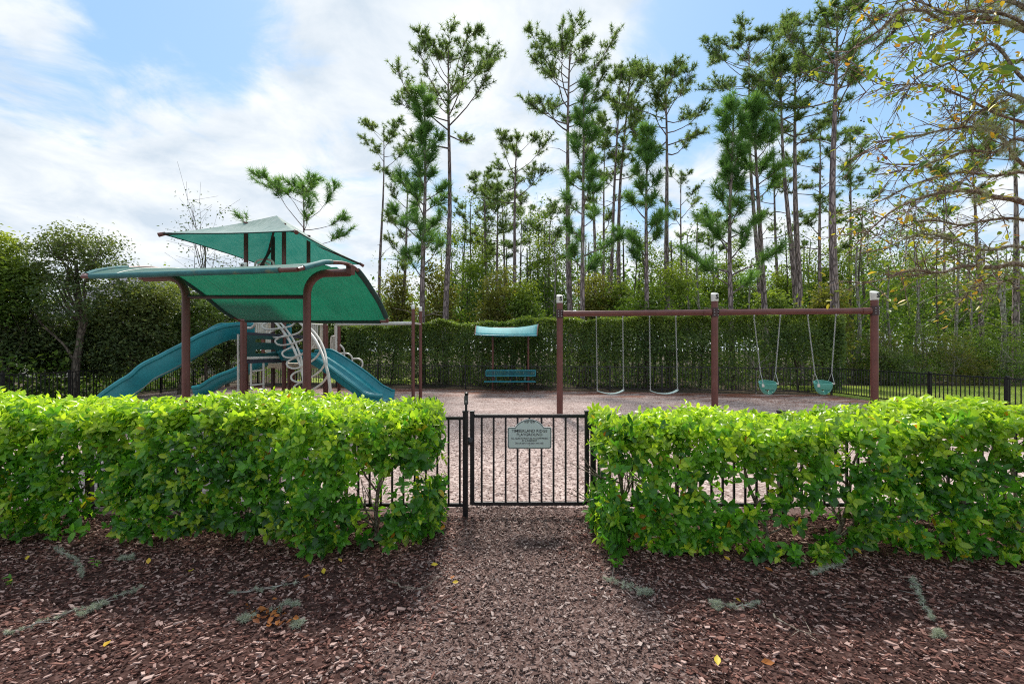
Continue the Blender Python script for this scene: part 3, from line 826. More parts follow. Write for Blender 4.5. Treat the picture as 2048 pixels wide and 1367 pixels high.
def fence(label, a, b, posts, hf=1.0, pitch=0.115, rails=(0.965, 0.135), post=0.055, pw=0.017, skip_ends=(False, False), group='black metal fences round the playground'):
    """Straight run from a to b (x,y); posts = number of bays."""
    a = Vector((a[0], a[1], 0)); b = Vector((b[0], b[1], 0)); L_ = (b - a).length; u = (b - a) / L_; ang = math.atan2(u.y, u.x)
    root = thing('metal_fence', label, 'fence', (a + b) / 2, group)
    R = Matrix.Rotation(ang, 4, 'Z')
    pm = MB(); pm.box((0, 0, hf / 2), (post, post, hf + 0.02)); pm.box((0, 0, hf + 0.018), (post * 1.18, post * 1.18, 0.016))
    pme = bpy.data.meshes.new('post'); pme.from_pydata([tuple(v) for v in pm.V], [], pm.F); pme.materials.append(M['black']); pme.update()
    for i in range(posts + 1):
        if (i == 0 and skip_ends[0]) or (i == posts and skip_ends[1]): continue
        link('post', pme, root, mat4=Matrix.Translation(a + u * (L_ * i / posts)) @ R)
    for z in rails:
        rm = MB(); rm.bar(a + Vector((0, 0, z)), b + Vector((0, 0, z)), 0.026, 0.030); rm.build('rail', M['black'], root, smooth=False)
    hp = rails[0] - rails[1]
    pk = box_mesh('picket', (pw, pw, hp + 0.01), M['black'])
    n = int(L_ / pitch)
    for i in range(n):
        t = (i + 0.5) / n * L_
        near_post = min(abs(t - L_ * k / posts) for k in range(posts + 1))
        if near_post < 0.04: continue
        link('picket', pk, root, mat4=Matrix.Translation(a + u * t + Vector((0, 0, (rails[0] + rails[1]) / 2))) @ R)
    return root


BL_, BR_ = (-13.2, 20.6), (11.3, 16.1)
fence('long black picket fence across the back in front of the tall hedge', BL_, BR_, 13)
fence('black picket fence on the right with mown lawn behind it', BR_, (11.0, 6.3), 5, skip_ends=(True, False))
fence('black picket fence on the left in front of dark evergreen trees', BL_, (-12.9, 8.0), 7, skip_ends=(True, False))
GD = 4.36      # distance of the gate line


def near_fence(label, x0, x1, nb):
    return fence(label, (x0, GD), (x1, GD), nb, hf=ZP(826, GD), pitch=0.108, rails=(ZP(836, GD), ZP(1009, GD)), post=0.048, pw=0.018)


near_fence('short black picket fence behind the left front hedge beside the gate latch', XP(931, GD) - 5.4, XP(931, GD), 3)
near_fence('black picket fence behind the right front hedge beside the gate hinge', XP(1186, GD), XP(1186, GD) + 5.4, 3)


# ------------------------------------------------------------------ gate, latch, sign
def build_gate():
    g = thing('gate', 'closed black metal gate with nine vertical bars between the two hedges', 'gate', (XP(1059, GD), GD, 0))
    def v(px, y0, y1, w, nm):
        b = MB(); b.box((XP(px, GD), GD, (ZP(y0, GD) + ZP(y1, GD)) / 2), (w, w, ZP(y0, GD) - ZP(y1, GD))); return b.build(nm, M['black'], g, smooth=False, bevel=0.003)
    for px in (944.5, 1173.5):
        s = v(px, 823, 1008, 0.040, 'upright')
        c = MB(); c.box((XP(px, GD), GD, ZP(822, GD)), (0.046, 0.046, 0.014)); c.build('post_cap', M['black'], s, smooth=False, bevel=0.003)
    for y in (831.5, 1006.0):
        b = MB(); b.bar(P(948.8, y, GD), P(1169.2, y, GD), 0.030, 0.034); b.build('rail', M['black'], g, smooth=False, bevel=0.003)
    for px in (963.5, 987.3, 1011.3, 1035.2, 1059, 1083, 1107, 1131.2, 1155.3):
        v(px, 835.2, 1002.4, 0.019, 'picket')
    for y in (850, 996):
        h = MB(); h.box((XP(1179, GD), GD, ZP(y, GD)), (0.03, 0.03, 0.06)); h.tube([P(1179, y - 7, GD - .02), P(1179, y + 7, GD - .02)], 0.009, 8)
        h.build('hinge', M['black'], g, bevel=0.002)
    k = MB()
    k.box((XP(941.5, GD), GD - 0.035, ZP(880, GD)), (0.045, 0.03, 0.075)); k.tube([P(941, 880, GD - .05), P(941, 880, GD - .085)], [0.02, 0.024], 12)
    k.build('striker', M['black'], g, bevel=0.004)
    # tall child-safe latch on the post beside the gate
    l = thing('gate_latch', 'tall black safety latch with pull knob on top of the gate post', 'latch', (XP(933, GD), GD, ZP(880, GD)))
    r_ = MB(); r_.box((XP(933, GD), GD - 0.036, ZP(842, GD)), (0.022, 0.018, 0.42)); r_.build('latch_rod', M['black'], l, bevel=0.003)
    b = MB(); b.box((XP(933, GD), GD - 0.036, ZP(799, GD)), (0.036, 0.03, 0.085)); b.build('latch_body', principled('dark_grey_plastic', (0.05, 0.055, 0.055), rough=0.4), l, bevel=0.005)
    n_ = MB(); n_.tube([P(933, 791.5, GD - .036), P(933, 789, GD - .036), P(933, 785, GD - .036), P(933, 784, GD - .036)], [0.012, 0.019, 0.019, 0.012], 12); n_.build('knob', M['black'], l)
    t_ = MB(); t_.box((XP(933, GD), GD - 0.0525, ZP(801, GD)), (0.014, 0.004, 0.02)); t_.build('key_plate', M['steel'], l, smooth=False)


build_gate()


def text_mesh(name, body, mat, size, width, loc, parent, extrude=0.0008, bold=0.0, vertical=True, xscale=None):
    cu = bpy.data.curves.new(name, 'FONT'); cu.body = body; cu.align_x = 'CENTER'; cu.align_y = 'CENTER'; cu.size = size
    cu.extrude = extrude; cu.offset = bold; cu.resolution_u = 3
    o = bpy.data.objects.new(name, cu); COL.objects.link(o)
    me = bpy.data.meshes.new_from_object(o); me.name = name
    bpy.data.objects.remove(o); bpy.data.curves.remove(cu)
    xs = [v.co.x for v in me.vertices]; w = max(xs) - min(xs); cxm = (max(xs) + min(xs)) / 2
    ys = [v.co.y for v in me.vertices]; cym = (max(ys) + min(ys)) / 2
    k = (width / w) if width else 1.0
    for v in me.vertices:
        v.co = ((v.co.x - cxm) * k, v.co.z * -1, v.co.y - cym)
    me.materials.clear(); me.materials.append(mat)
    return link(name, me, parent, loc=loc)


def sign_outline(cx, cz, w, h, arch_w, arch_h, rc=0.02, inset=0.0):
    """Plaque outline in x,z: a rounded rectangle with a round arch on top."""
    w -= 2 * inset; h -= 2 * inset; arch_w -= 1.2 * inset
    pts = []
    def arc(ox, oz, r, a0, a1, n):
        for i in range(n + 1):
            a = math.radians(a0 + (a1 - a0) * i / n); pts.append((ox + r * math.cos(a), oz + r * math.sin(a)))
    x0, x1, z0 = -w / 2, w / 2, -h / 2; zs = h / 2
    arc(x0 + rc, z0 + rc, rc, 180, 270, 4); arc(x1 - rc, z0 + rc, rc, 270, 360, 4); arc(x1 - rc * .6, zs - rc * .6, rc * .6, 0, 90, 3)
    R_ = (arch_w ** 2 / 4 + arch_h ** 2) / (2 * arch_h); zc = zs + arch_h - R_
    a = math.degrees(math.asin(min(1, arch_w / 2 / R_)))
    arc(0, zc, R_, 90 - a, 90 + a, 16); arc(x0 + rc * .6, zs - rc * .6, rc * .6, 90, 180, 3)
    return [(cx + x, cz + z) for x, z in pts]


def plate(name, outline, y, th, mat, parent):
    n = len(outline); b = MB()
    V = [(x, y, z) for x, z in outline] + [(x, y + th, z) for x, z in outline]
    F = [tuple(range(n)), tuple(range(2 * n - 1, n - 1, -1))] + [(i, i + n, (i + 1) % n + n, (i + 1) % n) for i in range(n)]
    b.add(V, F); return b.build(name, mat, parent, smooth=False)


def ring_plate(name, o1, o2, y, th, mat, parent):
    n = len(o1); b = MB(); V = []
    for o in (o1, o2): V += [(x, y, z) for x, z in o]
    for o in (o1, o2): V += [(x, y + th, z) for x, z in o]
    F = []
    for i in range(n):
        j = (i + 1) % n
        F += [(i, j, n + j, n + i), (i, 2 * n + i, 2 * n + j, j), (n + i, n + j, 3 * n + j, 3 * n + i)]
    b.add(V, F); return b.build(name, mat, parent, smooth=False)


def build_sign():
    d = GD - 0.022
    cx = XP(1059, d); z_sh, z_b, z_t = ZP(853.5, d), ZP(896.5, d), ZP(837.5, d)
    w = (1103 - 1015) / FPX * d; h = z_sh - z_b; cz = (z_sh + z_b) / 2
    aw = (1088 - 1029.5) / FPX * d; ah = z_t - z_sh
    s = thing('playground_sign', 'sage green plaque with arched top and black lettering hanging on the gate', 'sign', (cx, d, cz))
    plate('sign_board', sign_outline(cx, cz, w, h, aw, ah), d - 0.006, 0.010, M['sign_white'], s)
    plate('sign_face', sign_outline(cx, cz, w, h, aw, ah, inset=0.004), d - 0.0075, 0.0016, M['sign_face'], s)
    ring_plate('border', sign_outline(cx, cz, w, h, aw, ah, inset=0.0055), sign_outline(cx, cz, w, h, aw, ah, inset=0.0105), d - 0.0085, 0.0011, M['ink'], s)
    y = d - 0.0088
    def line(t, py, wpx, size, bold=0.0):
        text_mesh('lettering', t, M['ink'], size, wpx / FPX * d, (cx, y, ZP(py, d)), s, bold=bold)
    line('TIMBERLAND RIDGE', 860.6, 71, 0.037, 0.0002)
    line('PLAYGROUND', 868.0, 51, 0.037, 0.0002)
    line('ALL GUESTS MUST BE ACCOMPANIED', 875.6, 74, 0.0235, 0.0)
    line('BY A RESIDENT', 880.3, 30, 0.0235, 0.0)
    line('Use of park is at your own risk.', 885.6, 57, 0.0245, 0.0)
    # scroll ornament in the arch and the small star below
    sc_ = MB()
    for sx in (-1, 1):
        for (ox, r0, turns) in ((4.2, 2.4, 1.4), (9.0, 1.9, 1.2)):
            pts = []
            for i in range(22):
                t = i / 21; a = math.pi * 0.5 + turns * 2 * math.pi * t; rr = r0 * (1 - 0.75 * t)
                pts.append(Vector((cx + sx * (ox + rr * math.cos(a)) / FPX * d, y, ZP(843.4, d) + rr * math.sin(a) / FPX * d)))
            sc_.tube(pts, 0.0016, 4)
        sc_.tube([Vector((cx, y, ZP(840.9, d))), Vector((cx + sx * 4.2 / FPX * d, y, ZP(841.0, d))), Vector((cx + sx * 9 / FPX * d, y, ZP(841.5, d)))], 0.0016, 4)
    sc_.build('scroll', M['ink'], s)
    st = MB(); V = [(cx + (0.0052 if k % 2 == 0 else 0.0028) * math.sin(k * math.pi / 5), y, ZP(889.8, d) + (0.0052 if k % 2 == 0 else 0.0028) * math.cos(k * math.pi / 5)) for k in range(10)]
    st.add(V, [tuple(range(10))]); st.build('star', M['ink'], s, smooth=False)
    for px in (1059,):
        sw = MB(); sw.tube([Vector((XP(px, d), d - 0.008, ZP(839.2, d))), Vector((XP(px, d), d - 0.011, ZP(839.2, d)))], [0.004, 0.003], 8); sw.build('screw', M['steel'], s)


build_sign()


# ------------------------------------------------------------------ swing set
def cap_mesh(mb, c, r, z0, z1, lip=0.0):
    """Slant-topped post cap."""
    n = 18; low = []; up = []; rows = [[], [], []]
    for k in range(n):
        a = 2 * math.pi * k / n; x, y = math.cos(a), math.sin(a)
        rows[0].append(Vector((c[0] + r * x, c[1] + r * y, z0)))
        e = 1 + lip
        zt = z1 - 0.035 + 0.035 * (-x * 0.2 + y * 0.9 + x * 0.9 * lip * 4)
        rows[1].append(Vector((c[0] + r * e * x, c[1] + r * e * y, zt - 0.012)))
        rows[2].append(Vector((c[0] + r * (e - 0.14) * x, c[1] + r * (e - 0.14) * y, zt)))
    mb.grid(rows, closed_u=True)
    n0 = len(mb.V); mb.faces([tuple(n0 - n + k for k in range(n))])


def s_post(root, c, r, zb, zc, zt, lip=0.03, name='post', letter=True, mat='brown'):
    b = MB(); b.tube([Vector((c[0], c[1], -0.03)), Vector((c[0], c[1], zc))], r, 18)
    p = b.build(name, M[mat], root)
    k = MB(); cap_mesh(k, c, r * 1.07, zc - 0.01, zt, lip); cp = k.build('post_cap', M['cap'], p)
    if letter:
        text_mesh('letter', 'S', M['ink'], 0.150, None, (c[0] + r * 0.22, c[1] - r * 1.07, (zc + zt) / 2 - 0.015), cp, extrude=0.012, bold=0.004)
    return p


def chain(root, a, b, name='chain'):
    """Welded links: short ovals alternately turned."""
    a, b = Vector(a), Vector(b); d = b - a; L_ = d.length; u = d / L_; ll = 0.042; n = int(L_ / (ll * 0.78))
    s = u.cross(Vector((0, 1, 0))).normalized(); t = u.cross(s)
    mb = MB()
    for i in range(n):
        c = a + d * ((i + 0.5) / n); sd = s if i % 2 else t; pts = []
        for k in range(8):
            an = 2 * math.pi * k / 8; pts.append(c + u * (math.cos(an) * ll * 0.5) + sd * (math.sin(an) * ll * 0.30))
        mb.tube(pts, 0.0048, 4, closed=True)
    o = mb.build(name, M['steel'], root); o['kind'] = 'stuff'; return o


def build_swings():
    ds = {0: 11.2, 1: 10.78, 2: 10.36}
    px = {0: 1119.5, 1: 1429.5, 2: 1749}
    pos = [Vector((XP(px[i], ds[i]), ds[i], 0)) for i in range(3)]
    root = thing('swing_set', 'long brown steel swing frame with three posts and cream caps marked S', 'swing set', pos[1])
    zb = ZP(627.3, ds[0]); r = 0.076
    for i in range(3):
        s_post(root, pos[i], r, 0, ZP((605, 601.5, 599)[i], ds[i]), ZP((587.5, 583.5, 580)[i], ds[i]), lip=(0.02, 0.08, 0.10)[i])
    for i in range(2):
        a = pos[i] + Vector((0, 0, zb)); b = pos[i + 1] + Vector((0, 0, zb)); u = (b - a).normalized()
        m = MB(); m.tube([a + u * r, b - u * r], 0.068, 18); m.build('beam', M['brown'], root)
        for e, sg in ((a, 1), (b, -1)):
            c = MB(); c.tube([e + u * sg * (r + 0.005), e + u * sg * (r + 0.19)], 0.078, 18); c.build('beam_sleeve', M['brown'], root)
    for i in range(3):
        c = pos[i] + Vector((0, 0, zb))
        m = MB(); m.tube([c - Vector((0, 0, 0.105)), c + Vector((0, 0, 0.105))], r + 0.014, 18); cl = m.build('clamp', M['brown_dark'], root)
        for dz in (-0.06, 0.0, 0.06):
            for dx in (-0.04, 0.04):
                bt = MB(); q = c + Vector((dx, -math.sqrt((r + .014) ** 2 - dx * dx), dz)); bt.tube([q + Vector((0, .004, 0)), q - Vector((0, .012, 0))], 0.011, 6); bt.build('bolt', M['steel'], cl)
    # hangers
    def beam_at(pxv):
        i = 0 if pxv < px[1] else 1
        u = pos[i + 1] - pos[i]
        # solve px along the beam line
        lo, hi = 0.0, 1.0
        for _ in range(40):
            t = (lo + hi) / 2; q = pos[i] + u * t
            if CXP + q.x / q.y * FPX < pxv: lo = t
            else: hi = t
        return pos[i] + u * lo + Vector((0, 0, zb - 0.068))
    us = (pos[1] - pos[0]).normalized()
    for pxv in (1192.5, 1245.5, 1299, 1351.5, 1508, 1560.5, 1615.5, 1671.5):
        q = beam_at(pxv); m = MB(); m.box(q + Vector((0, 0, -0.015)), (0.028, 0.03, 0.04)); m.tube([q + Vector((0, -.02, -.035)), q + Vector((0, .02, -.035))], 0.009, 6)
        m.build('hanger', M['steel'], root)
    belts = [((1192.5, 1245.5), (1194.5, 1247.0), 781, 'pale green belt swing hanging nearest the left post'),
             ((1299, 1351.5), (1300.8, 1355.0), 781, 'pale green belt swing hanging nearest the middle post')]
    for tops, bots, yb, lab in belts:
        t0, t1 = beam_at(tops[0]), beam_at(tops[1]); dd = (t0.y + t1.y) / 2 - 0.02
        b0, b1 = P(bots[0], yb, dd), P(bots[1], yb - 1.5, dd)
        sw = thing('belt_swing', lab, 'swing', (t0 + t1) / 2, 'swings on the swing set')
        for t, b in ((t0, b0), (t1, b1)):
            t = t - Vector((0, 0, .05)); chain(sw, t, b + Vector((0, 0, .05)))
            c = MB(); c.box(b + Vector((0, 0, .02)), (0.02, 0.05, 0.07)); c.build('seat_clamp', M['steel'], sw, bevel=0.004)
        rows = []
        for k in range(17):
            s = k / 16; p = b0.lerp(b1, s); sag = 0.085 * (1 - (2 * s - 1) ** 2) ** 0.85 * (1.0 if s < .5 else 1.0)
            p = p - Vector((0, 0, sag * (0.8 + 0.35 * s)))
            rows.append([p + Vector((0, -0.075, 0.004)), p, p + Vector((0, 0.075, 0.004))])
        m = MB(); m.grid(rows); m.build('seat', M['belt'], sw, solid=0.016)
    bk = [((1508, 1560.5), (1521, 1551), 1536, 'green toddler bucket swing beside the middle post'),
          ((1615.5, 1671.5), (1629.5, 1663.5), 1646.5, 'green toddler bucket swing nearest the right post')]
    for tops, spl, cxp, lab in bk:
        t0, t1 = beam_at(tops[0]), beam_at(tops[1]); dd = (t0.y + t1.y) / 2 - 0.03
        sw = thing('bucket_swing', lab, 'swing', (t0 + t1) / 2, 'swings on the swing set')
        zt, zbm = ZP(766, dd), ZP(788.5, dd); cx = XP(cxp, dd); hw = 0.195
        for sgn, t, sp in ((-1, t0, spl[0]), (1, t1, spl[1])):
            s = P(sp, 745, dd); chain(sw, t - Vector((0, 0, .05)), s)
            for dy in (-0.11, 0.11):
                e = Vector((cx + sgn * (hw - 0.02), dd + dy, zt + 0.01)); w = MB(); w.tube([s, s.lerp(e, .5), e], 0.007, 6); w.build('hanger_strap', M['steel'], sw)
        # the bucket: a tapering bowl with two leg openings low in front; rear gap added to make them look dark
        V = []; F = []; nu, nv = 32, 12
        for j in range(nv + 1):
            v = j / nv
            for i in range(nu):
                a = 2 * math.pi * i / nu; ca, sa = math.cos(a), math.sin(a)   # sa<0 faces the eye
                prof = math.sqrt(max(0.0, 1 - (v * 0.985) ** 2.4)) * 0.92 + 0.08 * (1 - v)
                ztop = zt + (0.05 * max(0.0, sa) ** 0.8) - 0.020 * max(0.0, -sa)
                z = ztop + (zbm - ztop) * v
                V.append((cx + hw * ca * prof, dd + 0.145 * sa * prof, z))
        for j in range(nv):
            for i in range(nu):
                i2 = (i + 1) % nu; a = 2 * math.pi * (i + .5) / nu; v = (j + .5) / nv
                front = -math.sin(a); side = math.cos(a)
                if abs(front) > 0.2 and 0.46 < v < 0.90 and abs(side) < 0.66 * (1.05 - 0.6 * max(0, v - .5) / .5): continue
                F.append((j * nu + i, j * nu + i2, (j + 1) * nu + i2, (j + 1) * nu + i))
        m = MB(); m.add(V, F); m.faces([tuple(nv * nu + k for k in range(nu))]); m.build('bucket', M['bucket'], sw, solid=0.014, angle=60)
        rim = [Vector(V[i]) + Vector((0, 0, .004)) for i in range(nu)]
        m = MB(); m.tube(rim, 0.012, 6, closed=True); m.build('rim', M['bucket'], sw)
        for sg in (-1, 1):
            m = MB(); m.box((cx + sg * (hw - 0.03), dd - 0.095, zt - 0.045 if sg < 0 else zt - 0.004), (0.055, 0.02, 0.07 if sg < 0 else 0.03)); m.build('tag_plate', M['cap'], sw, bevel=0.004)


build_swings()


# ------------------------------------------------------------------ shaded bench
def build_bench():
    d = 17.9
    b = thing('bench', 'blue mesh bench with back rest standing before the back fence', 'bench', (XP(1021, d), d, 0))
    def fr(y0, y1, x0, x1, dd, nm, w=0.035):
        m = MB(); c = [P(x0, y0, dd), P(x1, y0, dd), P(x1, y1, dd), P(x0, y1, dd)]
        for i in range(4): m.bar(c[i], c[(i + 1) % 4], w, w * 1.3)
        return m.build(nm, M['bench_blue'], b, smooth=False, bevel=0.008)
    fr(740.2, 751.5, 972, 1071, d, 'back_frame')
    g = MB(); x0, x1, z0, z1 = XP(972, d), XP(1071, d), ZP(751.5, d), ZP(740.2, d)
    for k in range(1, 44):
        x = x0 + (x1 - x0) * k / 44; g.bar((x, d, z0), (x, d, z1), 0.008, 0.012)
    for k in range(1, 6):
        z = z0 + (z1 - z0) * k / 6; g.bar((x0, d - .002, z), (x1, d - .002, z), 0.008, 0.010)
    o = g.build('back_mesh', M['bench_blue'], b, smooth=False); o['kind'] = 'stuff'
    zs = ZP(762.5, d - 0.2)
    m = MB(); m.box((XP(1020, d), d - 0.25, zs), (101.5 / FPX * d, 0.40, 0.035)); m.build('seat', M['bench_blue'], b, bevel=0.012)
    for px in (992, 1050):
        x = XP(px, d); m = MB(); m.tube([(x, d + .04, -0.02), (x, d + .04, zs - .03), (x, d - .2, zs - .03)], 0.024, 8); m.build('leg', M['brown_dark'], b)
        m = MB(); m.tube([(x, d + .03, zs - .02), (x, d + .03, z1 - .03)], 0.016, 8); m.build('back_support', M['bench_blue'], b)
    c = thing('bench_canopy', 'turquoise cloth sunshade on two thin brown posts above the bench', 'canopy', (XP(1021, d), d + 0.1, 0))
    dp = d + 0.12
    for px, yt in ((985.5, 655), (1056.5, 655)):
        m = MB(); m.tube([P(px, 781, dp) - Vector((0, 0, .2)), P(px, yt, dp)], 0.040, 10); m.build('post', M['brown'], c)
    rows = []; n = 14
    for i in range(n + 1):
        s = i / n
        px0 = 949 + (1079 - 949) * s
        sag_t = 6.5 * (1 - (2 * s - 1) ** 2)
        slope = 0.5 - s
        back = Vector(P(953 + (1077 - 953) * s, 649.5 + sag_t + slope * 3.5, dp - 0.25))
        front = Vector(P(950 + (1074 - 950) * s, 669.5 + slope * -2 + 1.2 * (1 - (2 * s - 1) ** 2), dp - 1.2))
        row = []
        for j in range(9):
            t = j / 8; p = back.lerp(front, t); p.z += 0.11 * math.sin(math.pi * t) ; row.append(p)
        behind = back + Vector((0, 0.95, -0.28))
        row = [behind, back.lerp(behind, 0.5) + Vector((0, 0, .05))] + row
        rows.append(row)
    m = MB(); m.grid(rows); m.build('cloth', M['bench_cloth'], c, solid=0.006)
    for e in (0, -1):
        m = MB(); m.tube([p + Vector((0, 0, -0.012)) for p in rows[e]], 0.022, 8); m.build('edge_tube', M['brown'], c)
    for j in (0, -1):
        m = MB(); m.tube([r_[j] + Vector((0, 0, -0.012)) for r_ in rows], 0.022, 8); m.build('edge_tube', M['bench_blue'], c)
    m = MB(); m.tube([P(985.5, 656, dp), P(1056.5, 656, dp)], 0.03, 8); m.build('cross_bar', M['brown'], c)


build_bench()


# ------------------------------------------------------------------ big barrel-vault shade
def build_shade():
    la = [P(165, 553, 7.16), P(197, 542, 7.45), P(255, 535.5, 7.95), P(330, 540.5, 8.81), P(400, 583, 9.8), P(445, 620, 10.56), P(480, 641, 11.18)]
    ra = [P(595, 539, 5.98), P(630, 529, 6.45), P(662, 524, 7.0), P(710, 536, 8.11), P(750, 590, 9.3), P(767, 622, 9.75), P(775.5, 643, 10.0)]
    L3 = catmull(la, 8); R3 = catmull(ra, 8); n = len(L3)
    root = thing('shade_canopy', 'large green barrel shaped shade cloth on two bent brown posts', 'shade canopy', (XP(493, 8.1), 8.1, 0))
    nu = 40; rows = []
    for i in range(n):
        row = []
        for j in range(nu + 1):
            u = j / nu; p = L3[i].lerp(R3[i], u)
            p.z -= 0.05 * math.sin(math.pi * u) * math.sin(math.pi * i / (n - 1))
            row.append(p)
        rows.append(row)
    V = [p for r_ in rows for p in r_]; F = []
    for i in range(n - 1):
        for j in range(nu):
            u, t = (j + .5) / nu, (i + .5) / (n - 1)
            um = min(u, 1 - u)
            if (um / 0.055) ** 2 + ((min(t, 1 - t)) / 0.05) ** 2 < 1: continue
            if ((um - 0.055) / 0.042) ** 2 + ((t - 0.44) / 0.055) ** 2 < 1: continue
            F.append((i * (nu + 1) + j, i * (nu + 1) + j + 1, (i + 1) * (nu + 1) + j + 1, (i + 1) * (nu + 1) + j))
    m = MB(); m.add(V, F); m.build('cloth', M['fabric'], root, solid=0.004, angle=80)
    st = MB(); st.tube([rows[i][6] + Vector((0, 0, .006)) for i in range(n)], 0.006, 4); st.build('seam', M['cap'], root)
    for arc in (L3, R3):
        a = MB(); a.tube(arc, 0.030, 10); a.build('edge_tube', M['brown'], root)
        i0, i1 = int(n * .08), int(n * .36)
        s = MB(); s.tube(arc[i0:i1], 0.040, 10); s.build('cloth_sleeve', M['sleeve'], root)
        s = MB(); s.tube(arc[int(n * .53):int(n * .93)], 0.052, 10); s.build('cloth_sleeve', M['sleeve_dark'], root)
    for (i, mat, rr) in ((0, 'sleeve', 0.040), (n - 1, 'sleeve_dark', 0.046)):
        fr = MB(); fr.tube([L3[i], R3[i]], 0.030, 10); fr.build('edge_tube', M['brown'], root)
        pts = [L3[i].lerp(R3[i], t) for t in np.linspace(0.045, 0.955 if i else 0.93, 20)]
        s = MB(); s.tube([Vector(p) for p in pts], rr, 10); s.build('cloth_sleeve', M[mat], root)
    # posts bend outward into arms that carry the end arches
    ae_l, ae_r = P(290, 556, 8.42), P(699, 545, 7.78)
    pl, pr = P(372, 700, 8.28), P(614, 700, 7.917)
    zt = (ae_l.z + ae_r.z) / 2
    for p, e in ((pl, ae_l), (pr, ae_r)):
        u = Vector((e.x - p.x, e.y - p.y, 0)).normalized(); R_ = 0.36
        pts = [Vector((p.x, p.y, -0.03)), Vector((p.x, p.y, 1.0)), Vector((p.x, p.y, 2.0))]
        for k in range(9):
            a = math.pi / 2 * k / 8
            pts.append(Vector((p.x, p.y, e.z - R_)) + u * (R_ * (1 - math.cos(a))) + Vector((0, 0, R_ * math.sin(a))))
        pts.append(e)
        t = MB(); t.tube(pts, 0.066, 16); t.build('post', M['brown'], root)
        br = MB(); br.box(e + u * 0.02 + Vector((0, 0, 0.045)), (0.10, 0.14, 0.16), rz=math.atan2(u.y, u.x)); bo = br.build('bracket', M['brown'], root, bevel=0.012)
        for k in (-1, 0, 1):
            q = e + u * (0.02 + 0.028 * k) + Vector((0, -0.072, 0.075)); bt = MB(); bt.tube([q, q - Vector((0, .014, 0))], 0.012, 6); bt.build('bolt', M['brown_dark'], bo)
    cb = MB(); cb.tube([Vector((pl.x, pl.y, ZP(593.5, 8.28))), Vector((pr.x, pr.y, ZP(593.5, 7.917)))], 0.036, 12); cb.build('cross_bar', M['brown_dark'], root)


build_shade()


# ------------------------------------------------------------------ play structure
def slide_part(root, path, width, wall, mat, lanes=1, name='slide', side_hint=None):
    pts = catmull(path, 7); n = len(pts); rows = []
    prof = []
    th = 0.045
    hw = width / 2
    inner = [(-hw, wall), (-hw + .035, wall * .62), (-hw + .075, wall * .2), (-hw + .15, 0.015)]
    if lanes == 2:
        inner += [(-.10, 0.012), (-.05, wall * .35), (-.02, wall * .62), (.02, wall * .62), (.05, wall * .35), (.10, 0.012)]
    else: inner += [(0, 0)]
    inner += [(hw - .15, 0.015), (hw - .075, wall * .2), (hw - .035, wall * .62), (hw, wall)]
    outer = [(hw + .03, wall + .022), (hw + .062, wall + .004), (hw + .062, wall - .05), (hw + .02, wall - .075), (hw + .005, wall * .3), (hw - .07, -.06), (hw * .5, -.075), (hw * .45, -.045), (0, -.04),
             (-hw * .45, -.045), (-hw * .5, -.075), (-hw + .07, -.06), (-hw - .005, wall * .3), (-hw - .02, wall - .075), (-hw - .062, wall - .05), (-hw - .062, wall + .004), (-hw - .03, wall + .022)]
    prof = inner + outer
    for i, p in enumerate(pts):
        t = (pts[min(i + 1, n - 1)] - pts[max(i - 1, 0)]).normalized()
        h = Vector((t.x, t.y, 0)).normalized(); s = h.cross(Vector((0, 0, 1))); u = s.cross(t)
        rows.append([p + s * a + u * b for a, b in prof])
    m = MB(); m.grid(rows, closed_u=True)
    k = len(prof); m.faces([tuple(range(k - 1, -1, -1)), tuple((n - 1) * k + q for q in range(k))])
    o = m.build(name, M[mat], root, angle=50)
    ed = []
    for (a, b) in ((-hw - .03, wall + .02), (hw + .03, wall + .02)):
        r_ = MB(); r_.tube([rows[i][0] + (rows[i][len(inner) - 1] - rows[i][0]) * (0.0 if a < 0 else 1.0) + Vector((0, 0, .012)) for i in range(n)], 0.028, 8)
        r_.build('rim', M[mat], o)
    return o, rows, pts


